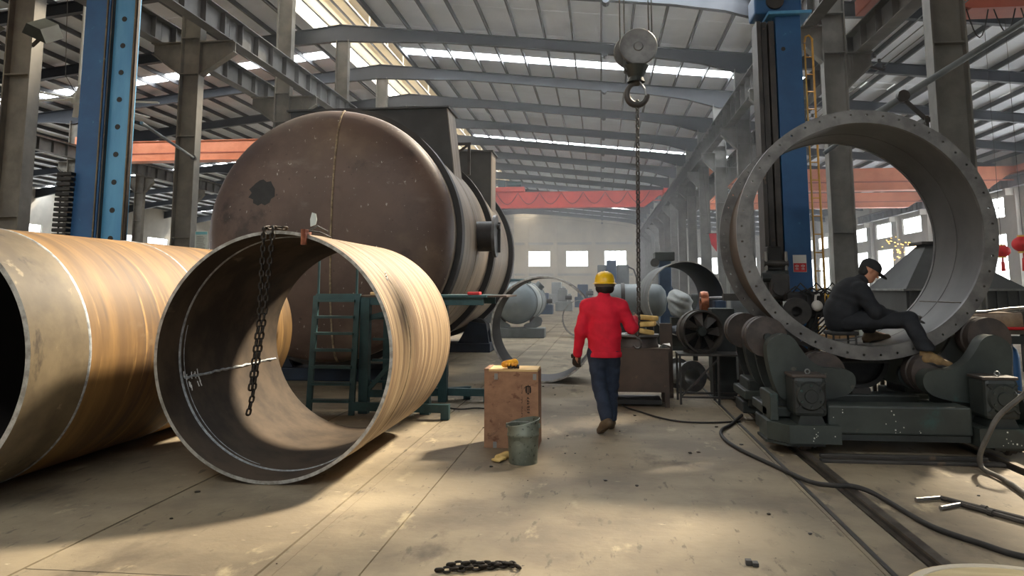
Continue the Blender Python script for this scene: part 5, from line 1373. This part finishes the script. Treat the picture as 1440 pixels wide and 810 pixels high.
# grey tank on a roller base, far left of the aisle
t = thing('grey_tank', (-2.7, 27, .45), 'grey domed tank seen through the thin dark ring', 'tank')
GX, GZ, GR = -2.72, 1.13, .66
MB().lathe([(.001, 24.72), (.3, 24.76), (.52, 24.86), (.62, 24.97), (GR, 25.1), (GR, 29.2)], (GX, 0, GZ), 'Y', 48).build('tank_body', 'grey_tank', t, smooth=60)
for yq in (25.1, 27.2, 29.1): hoop('weld_band', t, GX, GZ, GR, yq, .1, .03, 'grey_machine', n=48)
MB().cyl((GX+.5, 27.5, GZ+.5), (GX+.62, 27.5, GZ+.62), .16, 16).build('nozzle', 'grey_machine', t)
MB().bevbox(GX-.4, GX+.3, 26, 27, GZ+GR-.03, GZ+GR+.12, .03).build('top_plate', 'teal_paint', t)
t = thing('roller_cradle', (-2.6, 25.3, 0), 'grey roller base under the grey domed tank', 'cradle')
MB().bevbox(GX-.75, GX+.9, 25.0, 25.7, 0, .32, .03).build('base', 'grey_machine', t)
for s in (-1, 1):
    MB().prism(smooth_poly([(GX+s*.2, .32), (GX+s*.75, .32), (GX+s*.85, .62), (GX+s*.62, .72), (GX+s*.45, .5), (GX+s*.25, .45)], 1), 'Y', 25.1, 25.25).build('arm', 'grey_machine', t)
    ang = math.radians(-90+s*42); d = GR+.152
    MB().cyl((GX+d*math.cos(ang), 25.26, GZ+d*math.sin(ang)), (GX+d*math.cos(ang), 25.5, GZ+d*math.sin(ang)), .15, 18).build('roller', 'dark_steel', t, smooth=40)
# grey vessel lying across behind the shell
t = thing('grey_vessel', (.95, 20, .5), 'grey vessel with rounded end lying across behind the dark shell', 'tank')
MB().lathe([(.001, -.25), (.25, -.2), (.38, -.1), (.42, 0), (.42, 1.0), (.38, 1.1), (.25, 1.2), (.001, 1.25)], (.42, 20, 1.28), 'X', 40).build('vessel_body', 'grey_tank', t, smooth=60)
for x in (.55, 1.0): MB().lathe([(.42, -.05), (.45, -.05), (.45, .05), (.42, .05)], (x, 20, 1.28), 'X', 40).build('band', 'dark_steel', t, smooth=40)
MB().prism([(.3, 0), (1.5, 0), (1.3, .92), (.5, .92)], 'Y', 19.85, 20.15).build('support', 'machine_dark', t)
t = thing('wrapped_bundle', (1.75, 20.2, .8), 'film-wrapped bundle beside the grey vessel', 'bundle')
nets([(V3(1.98, 20.7, 1.3), V3(2.1, 20.2, 1.25), .27, .22), (V3(1.98, 20.7, 1.05), V3(2.1, 20.2, 1.0), .2, .2)], .04, .1, noise=wrinkle(.015, 14, 18)).build('wrapping', 'cabinet_grey', t, smooth=60)
MB().box(1.8, 2.3, 20.5, 20.95, 0, .84).build('pallet_block', 'machine_dark', t)
# machine frames behind the shell opening
t = thing('press_frame', (1.75, 22, 0), 'dark upright press frame seen through the dark shell', 'press')
MB().bevbox(1.62, 1.95, 21.8, 22.3, 0, 2.35, .03).build('upright', 'blue_machine', t)
MB().bevbox(1.5, 2.05, 21.7, 22.4, 2.35, 2.6, .03).build('head', 'machine_dark', t)
MB().prism([(1.95, 0), (2.6, 0), (1.95, 1.7)], 'Y', 21.98, 22.1).build('gusset', 'blue_machine', t)
MB().cyl((1.5, 21.7, 2.3), (1.5, 21.9, 2.3), .12, 14).build('pulley', 'dark_steel', t)
# tall far machines
t = thing('boring_mill', (.9, 60, 0), 'tall grey machine tool far behind the yellow hard hat', 'machine tool')
MB().bevbox(-.25, .45, 59.5, 61, 0, 3.35, .05).build('left_housing', 'grey_machine', t)
MB().bevbox(.46, 1.2, 59.3, 61, 0, 3.7, .05).build('column', 'blue_machine', t)
MB().bevbox(1.24, 2.15, 59.5, 61, 0, 3.35, .05).build('right_housing', 'grey_machine', t)
MB().bevbox(.5, 1.15, 58.8, 59.3, .8, 1.9, .05).build('spindle_head', 'dark_steel', t)
MB().tube([(2.1, 59.5, 3.2), (2.5, 59.4, 3.0), (2.7, 59.4, 2.4), (2.7, 59.4, 1.5)], .06, 8).build('hose', 'dark_steel', t, smooth=60)
MB().bevbox(-1.6, 3.2, 58.5, 59.2, 0, .7, .04).build('bed', 'grey_machine', t)
rnd = random.Random(5)
fars = [(-4.6, 42, 1.0, 1.6, 1.7, 'grey_machine', 'squat grey machine beyond the grey domed tank'), (-3.4, 48, .9, 1.0, 1.3, 'blue_machine', 'blue machine block beyond the grey domed tank'),
        (-2.6, 55, 1.2, 1.2, 1.5, 'cabinet_grey', 'pale grey machine far down the left side of the aisle'), (-1.4, 66, 1.6, 1.5, 1.9, 'blue_machine', 'blue machine far down the aisle under the red crane'),
        (-5.6, 36, 1.2, 1.4, 2.1, 'machine_dark', 'dark tall machine right behind the huge vessel'), (2.6, 34, 1.0, 1.4, 1.5, 'grey_machine', 'grey machine beside the right columns'), (3.4, 27, 1.1, 1.3, 1.4, 'machine_dark', 'dark machine at the foot of the right columns'),
        (-7.5, 70, 2.2, 2, 2.4, 'grey_machine', 'big grey machine before the far left wall window'), (-4.4, 80, 1.8, 2, 2.2, 'cabinet_grey', 'pale machine near the far wall')]
for x, y, w_, d_, h, m, lab in fars:
    t = thing('workshop_machine', (x, y, 0), lab, 'machine', 'far machines along the aisle')
    MB().bevbox(x-w_/2, x+w_/2, y-d_/2, y+d_/2, 0, h*.45, .04).build('base', m, t)
    MB().bevbox(x-w_*.35, x+w_*.2, y-d_/3, y+d_/3, h*.45, h, .04).build('head', m, t)
    MB().cyl((x+w_*.1, y-d_/2, h*.62), (x+w_*.48, y-d_/2, h*.62), h*.1, 14).build('motor', 'dark_steel', t)
    MB().bevbox(x+w_*.25, x+w_*.42, y-d_/2-.02, y-d_/4, h*.45, h*.8, .02).build('control_box', 'cabinet_grey', t)
t = thing('notice_board', (-.2, 40, 0), 'small red notice stand far down the aisle', 'notice')
MB().box(-.45, -.05, 39.98, 40.02, .35, 1.15).build('board', 'sign_red', t); MB().box(-.4, -.1, 39.97, 39.98, .55, .8).build('paper', 'sign_white', t)
for x in (-.42, -.08): MB().beam((x, 40.05, 0), (x, 40.05, .4), .04, .04).build('leg', 'dark_steel', t)
# copper end piece and shaft
t = thing('copper_coil', (1.69, 12.95, 0), 'copper-coloured coil end on a horizontal shaft behind the blower fan', 'coil')
MB().lathe([(.05, -.05), (.16, -.06), (.17, .0), (.16, .06), (.05, .05)], (1.67, 12.95, 1.38), 'X', 24, closed=True).build('coil_ring', 'copper', t, smooth=30)
MB().cyl((1.6, 12.95, 1.42), (2.6, 12.95, 1.46), .03, 10).build('shaft', 'bright_steel', t)
MB().bevbox(1.82, 2.0, 12.8, 13.1, 1.08, 1.4, .02).build('housing', 'blue_machine', t)
MB().beam((1.9, 12.95, 0), (1.9, 12.95, 1.08), .14, .14).build('post', 'machine_dark', t)
t = thing('steel_bench', (2.3, 12.78, 0), 'dark steel bench beside the copper coil', 'bench')
MB().bevbox(2.0, 2.62, 12.72, 12.84, 1.0, 1.06, .01).build('top', 'machine_dark', t)
for x in (2.04, 2.58): MB().beam((x, 12.78, 0), (x, 12.78, 1.0), .06, .06).build('leg', 'machine_dark', t)
for i in range(5): MB().box(2.08+.1*i, 2.12+.1*i, 12.75, 12.79, .1, 1.0).build('bar', 'dark_steel', t)

# ---- right side: bench, bundle, hopper
t = thing('work_bench', (5.2, 10.8, 0), 'steel work bench at the right edge behind the roller stand', 'bench')
MB().bevbox(4.42, 6.2, 10.45, 11.2, 1.02, 1.07, .008).build('bench_top', 'rail_steel', t)
for x in (4.95, 6.1):
    for yq in (10.5, 11.15): MB().beam((x, yq, 0), (x, yq, 1.02), .06, .06).build('leg', 'machine_dark', t)
MB().beam((4.5, 10.5, .95), (6.1, 10.5, .95), .05, .1).build('apron', 'machine_dark', t)
t = thing('wrapped_bundle', (5.2, 10.8, 1.07), 'brown film-wrapped bundle on the bench at the right edge', 'bundle')
mb = MB().bevbox(4.70, 5.9, 10.55, 11.0, 1.075, 1.29, .04); mb.v = [(x, y+.01*math.sin(x*22), z+.008*math.sin(x*30+y*9)) for x, y, z in mb.v]; mb.build('wrapping', 'wrap_film', t, smooth=40)
for x in (5.32, 5.7): MB().box(x-.01, x+.01, 10.535, 11.015, 1.07, 1.305).build('strap', 'dark_steel', t)
MB().tube([(4.68, 10.6, 1.29), (4.9, 10.6, 1.3), (5.2, 10.62, 1.34), (5.5, 10.62, 1.36)], .018, 6).build('rod', 'bright_steel', t)
tag(MB().cyl((4.98, 10.5, 1.092), (5.9, 10.5, 1.092), .02, 10).build('red_tube', 'sign_red', smooth=40), 'red tube lying along the front of the bench', 'tube')
t = thing('power_source', (5.0, 10.75, 0), 'black welding power source with red display under the bench', 'welder')
MB().bevbox(4.78, 5.06, 10.55, 11.0, .0, .78, .02).build('case', 'black_steel', t)
for i in range(3): MB().box(4.99+.012*(i % 2), 5.01+.012*(i % 2), 10.545, 10.551, .66+.03*i, .68+.03*i).build('display_light', 'led_red', t)
for i in range(3): MB().tube([(4.9, 10.5, .9-.04*i), (5.0, 10.46, .88-.04*i), (5.1, 10.5, .85-.04*i)], .012, 6).build('cable', 'rubber_grey', t, smooth=60)
t = thing('gas_cylinder', (5.22, 10.6, 0), 'blue gas cylinder standing under the bench at the right edge', 'gas cylinder')
MB().lathe([(.0, 0), (.09, 0), (.095, .02), (.095, .72), (.07, .82), (.03, .86), (.03, .9), (.0, .9)], (5.22, 10.72, 0), 'Z', 24).build('cylinder_body', 'blue_paint', t, smooth=50)
MB().cyl((5.22, 10.72, .9), (5.22, 10.72, .96), .022, 10).build('valve', 'gold', t)
hose('bent_pipe', [(5.08, 10.4, .9), (5.06, 10.4, .5), (5.08, 10.4, .36), (5.15, 10.4, .32), (5.3, 10.4, .32)], .014, 'bright_steel', 'bent bare pipe in front of the blue gas cylinder', 'pipe')
t = thing('steel_hopper', (6.8, 16.6, 0), 'big dark sheet-steel hopper with ribbed skirt in the right bay', 'hopper')
b0, b1, t0_, t1_ = (5.95, 16.0), (8.2, 18.2), (6.75, 16.9), (7.0, 17.4)
mb = MB(); mb.add([(b0[0], b0[1], 1.58), (b1[0], b0[1], 1.58), (b1[0], b1[1], 1.58), (b0[0], b1[1], 1.58), (t0_[0], t0_[1], 2.5), (t1_[0], t0_[1], 2.5), (t1_[0], t1_[1], 2.5), (t0_[0], t1_[1], 2.5)],
    [(0, 1, 5, 4), (1, 2, 6, 5), (2, 3, 7, 6), (3, 0, 4, 7), (4, 5, 6, 7)]); mb.build('cone', 'saddle_plate', t)
MB().bevbox(6.62, 7.12, 16.8, 17.5, 2.5, 2.56, .01).build('top_flange', 'dark_steel', t)
MB().box(b0[0], b1[0], b0[1], b1[1], 1.05, 1.575).build('skirt', 'saddle_plate', t)
MB().box(b0[0]-.06, b1[0]+.06, b0[1]-.06, b1[1]+.06, 1.545, 1.585).build('rim', 'zinc', t)
for i in range(12): MB().box(b0[0]+.05+i*.2, b0[0]+.09+i*.2, b0[1]-.05, b0[1], 1.08, 1.54).build('rib', 'saddle_plate', t)
for x in (6.03, 8.12):
    for yq in (16.1, 18.1): MB().beam((x, yq, 0), (x, yq, 1.05), .12, .12).build('leg', 'dark_steel', t)
# lanterns on a cord
def lantern(x, y, z, r_, label):
    t = thing('red_lantern', (x, y, z), label, 'lantern', 'red lanterns')
    mb = MB()
    n = 16
    mb.lathe([(r_*.45, -r_*.78)]+[(r_*(math.cos(a)), r_*.78*math.sin(a)) for a in [math.radians(-60+120*i/10) for i in range(11)]]+[(r_*.45, r_*.78)], (x, y, z), 'Z', 24)
    mb.build('lantern_body', 'lantern_red', t, smooth=60)
    for s in (-1, 1): MB().lathe([(.0, s*r_*.70), (r_*.5, s*r_*.70), (r_*.5, s*r_*.86), (.0, s*r_*.86)], (x, y, z), 'Z', 20).build('cap', 'gold', t, smooth=30)
    MB().cyl((x, y, z-r_*1.35), (x, y, z-r_*.86), r_*.12, 8).build('cord', 'lantern_red', t)
    MB().cyl((x, y, z-r_*2.6), (x, y, z-r_*1.35), r_*.26, 10, r_*.2).build('tassel', 'lantern_red', t)
    MB().cyl((x, y, z+r_*.86), (x, y, zr(x)-.2), .006, 5).build('hanging_wire', 'dark_steel', t)
lantern(10.22, 20, 2.66, .25, 'red paper lantern with tassel nearest the right picture edge')
lantern(10.5, 21.6, 2.56, .2, 'red paper lantern half hidden by the flanged ring')
# jib tube on the near right column
t = thing('jib_arm', (5.6, 12.55, 4.2), 'long grey jib tube slanting across the near right column', 'jib')
YJ = 12.6
MB().tube([(4.3, YJ, 4.30), (6.9, YJ, 5.90)], .05, 12).build('jib_tube', 'grey_machine', t, smooth=40)
MB().tube([(3.6, YJ+.1, 3.75), (4.85, YJ, 4.63)], .035, 10).build('inner_tube', 'grey_machine', t, smooth=40)
MB().lathe([(.0, -.06), (.09, -.06), (.09, .06), (.0, .06)], (4.80, YJ-.06, 4.62), 'Y', 20).build('joint', 'dark_steel', t, smooth=35)
MB().beam((4.8, YJ, 4.62), (5.15, YJ, 4.25), .04, .06).build('strut', 'dark_steel', t)
MB().box(5.12, 5.2, YJ-.04, 12.96, 4.2, 4.28).build('bracket', 'dark_steel', t)
MB().beam((5.16, YJ, 3.8), (5.16, YJ, 4.3), .05, .05).build('hanger', 'dark_steel', t)
# trolley wires
for i, (x, z) in enumerate(((6.62, 7.35), (6.72, 7.22), (6.82, 7.09), (6.92, 6.96))):
    t = thing('trolley_wire', (x, 40, z), f'{["topmost", "second highest", "third highest", "lowest"][i]} of four bare trolley wires along the right columns', 'wire', 'trolley wires')
    MB().tube([(x, 8, z), (x, 100, z)], .014, 6).build('conductor', 'grey_machine', t)
    for k_ in range(6): MB().cyl((x, 13.1+6*k_, z-.05), (x, 13.1+6*k_, z+.05), .04, 8).build('insulator', 'dark_steel', t)
for k_ in range(6):
    y = 13.1+6*k_
    o = MB().beam((6.03, y+.12, 7.12), (6.98, y+.12, 6.9), .05, .06).build('wire_bracket', 'dark_steel')
    tag(o, f'steel arm holding the trolley wires at the {ORD[k_] if k_ else "nearest"} right column', 'bracket', 'arms of the trolley wires')
# ---- left side: floodlights, ceiling fan, notice, banners
for x, sgn, lab in ((-11.45, -1, 'floodlight on the outer side of the nearest left column'), (-10.33, 1, 'floodlight on the aisle side of the nearest left column')):
    t = thing('floodlight', (x, 12.9, 6.2), lab, 'lamp', 'floodlights on the nearest left column')
    M_ = Matrix.Translation((x, 12.85, 6.3)) @ Matrix.Rotation(sgn*math.radians(25), 4, 'Y') @ Matrix.Rotation(math.radians(35), 4, 'X')
    MB().prism([(-.28, .0), (.28, .0), (.16, .24), (-.16, .24)], 'Y', -.2, .2).xf(M_).build('reflector', 'machine_dark', t)
    MB().box(-.26, .26, -.18, .18, -.012, -.002).xf(M_).build('glass', 'zinc', t)
    MB().beam((x, 12.9, 6.35), (-10.9-sgn*-.26, 12.98, 6.15), .05, .05).build('arm', 'dark_steel', t)
t = thing('ceiling_fan', (-16.3, 22, 7.3), 'huge white ceiling fan hanging in the left bay', 'fan')
MB().cyl((-16.3, 22, 7.7), (-16.3, 22, zr(-16.3)-.2), .05, 10).build('down_rod', 'frame_white', t)
MB().lathe([(.0, 7.35), (.2, 7.35), (.22, 7.45), (.22, 7.6), (.1, 7.75), (.0, 7.75)], (-16.3, 22, 0), 'Z', 20).build('motor', 'frame_white', t, smooth=40)
for i in range(6):
    a = math.radians(8+60*i)
    MB().beam((-16.3+.2*math.cos(a), 22+.2*math.sin(a), 7.5), (-16.3+2.5*math.cos(a), 22+2.5*math.sin(a), 7.42), .18, .03).build('blade', 'frame_white', t)
for s in (-1, 1): MB().tube([(-16.3+s*.1, 22, 7.7), (-16.3+s*.5, 22, 8.3), (-16.3+s*.7, 22, zr(-16.3)-.3)], .012, 5).build('stay_wire', 'dark_steel', t)
t = thing('notice_sheet', (-10.28, 18.8, 2.55), 'white notice sheet with blue heading on the second left column', 'notice')
MB().box(-10.47, -10.13, 18.92, 18.935, 2.56, 3.06).build('sheet', 'paper', t); MB().box(-10.46, -10.14, 18.916, 18.92, 2.98, 3.05).build('heading', 'paper_blue', t)
ln = MB()
for i in range(11): ln.box(-10.43, -10.43+random.uniform(.18, .26), 18.917, 18.92, 2.93-.032*i, 2.938-.032*i)
ln.build('print', 'rubber_grey', t)
for i, (y, lab) in enumerate(((30, 'nearest red banner low along the left bay'), (38, 'second red banner low along the left bay'), (47, 'third red banner low along the left bay'))):
    t = thing('red_banner', (-26.9, y, 1.6), lab, 'banner', 'red banners along the left bay')
    MB().box(-26.92, -26.9, y-2.2, y+2.2, 2.5, 3.3).build('cloth', 'banner_red', t)
    for q in (-2.2, 2.2): MB().beam((-26.94, y+q, 0), (-26.94, y+q, 3.35), .05, .05).build('pole', 'dark_steel', t)
    mb = MB()
    for k_ in range(6):
        for a, b, c, d in ((-.2, .2, .12, .17), (-.03, .03, -.25, .2), (-.2, .2, -.1, -.05), (-.2, -.14, -.25, 0)): mb.box(-26.896, -26.89, y-1.8+.65*k_+a, y-1.8+.65*k_+b, 2.92+c, 2.92+d)
    mb.build('characters', 'gold', t)
t = thing('red_banner', (5.75, 40, 3.3), 'red cloth pennant hanging between the right columns', 'banner')
mb = MB().prism([(5.5, 4.35), (6.05, 4.35), (6.05, 3.3), (5.85, 3.45), (5.6, 3.8)], 'Y', 39.98, 40.0); mb.build('cloth', 'banner_red', t)
MB().beam((5.4, 40.02, 4.36), (6.1, 40.02, 4.36), .03, .03).build('rod', 'dark_steel', t)
MB().cyl((5.5, 40.02, 4.37), (5.3, 40.02, 7.998), .006, 5).build('hanging_cord', 'dark_steel', t)
t = thing('lathe_machine', (-16, 22, 0), 'dark blue machine at the far left edge behind the rusty pipe', 'machine')
MB().bevbox(-19.8, -17.9, 21, 22.5, 0, 3.2, .05).build('housing', 'stand_blue', t); MB().bevbox(-19.2, -17.7, 20.8, 22, 3.2, 3.9, .08).build('gear_head', 'machine_dark', t)
t = thing('tie_pipe', (-9.5, 17, 5.5), 'thin grey pipe slanting between blue mast and the second left column', 'pipe')
MB().tube([(-7.9, 12.3, 4.45), (-10.6, 18.9, 5.0)], .03, 8).build('pipe_run', 'grey_machine', t, smooth=40)
MB().cyl((-10.55, 18.75, 4.99), (-10.62, 18.95, 5.0), .07, 10).build('pipe_clamp', 'dark_steel', t)

# grinding sparks in the right bay behind the seated worker
mb = MB(); rnd = random.Random(11)
for _ in range(70):
    a = rnd.uniform(-.9, .5); L_ = rnd.uniform(.1, 1.2)
    p = Vector((9.6+L_*math.cos(a)*-1, 24+rnd.uniform(-.2, .2), 2.75+L_*math.sin(a)*.6+.1*rnd.random())); d_ = Vector((-math.cos(a), 0, math.sin(a)*.6)).normalized()*rnd.uniform(.02, .06)
    mb.tube([p, p+d_], .006, 4)
tag(mb.build('sparks', 'spark', weld=False), 'spray of orange grinding sparks beyond the seated worker', 'sparks', kind='stuff')

# ================================================================== workshop haze (welding fumes hanging in the hall)
hz = bpy.data.materials.new('workshop_haze'); hz.use_nodes = True
hz.node_tree.nodes.clear()
_o = hz.node_tree.nodes.new('ShaderNodeOutputMaterial'); _s = hz.node_tree.nodes.new('ShaderNodeVolumeScatter')
_s.inputs['Color'].default_value = (0.93, 0.96, 1.0, 1); _s.inputs['Density'].default_value = 0.0048; _s.inputs['Anisotropy'].default_value = 0.2
hz.node_tree.links.new(_s.outputs[0], _o.inputs['Volume']); MATS['workshop_haze'] = hz
h_ = MB().box(XL+.9, XWR-1.2, 14.2, Y1-.6, .02, 7.6+3).build('workshop_haze', 'workshop_haze')
tag(h_, 'thin bluish welding haze hanging in the far part of the hall', 'haze', kind='stuff')
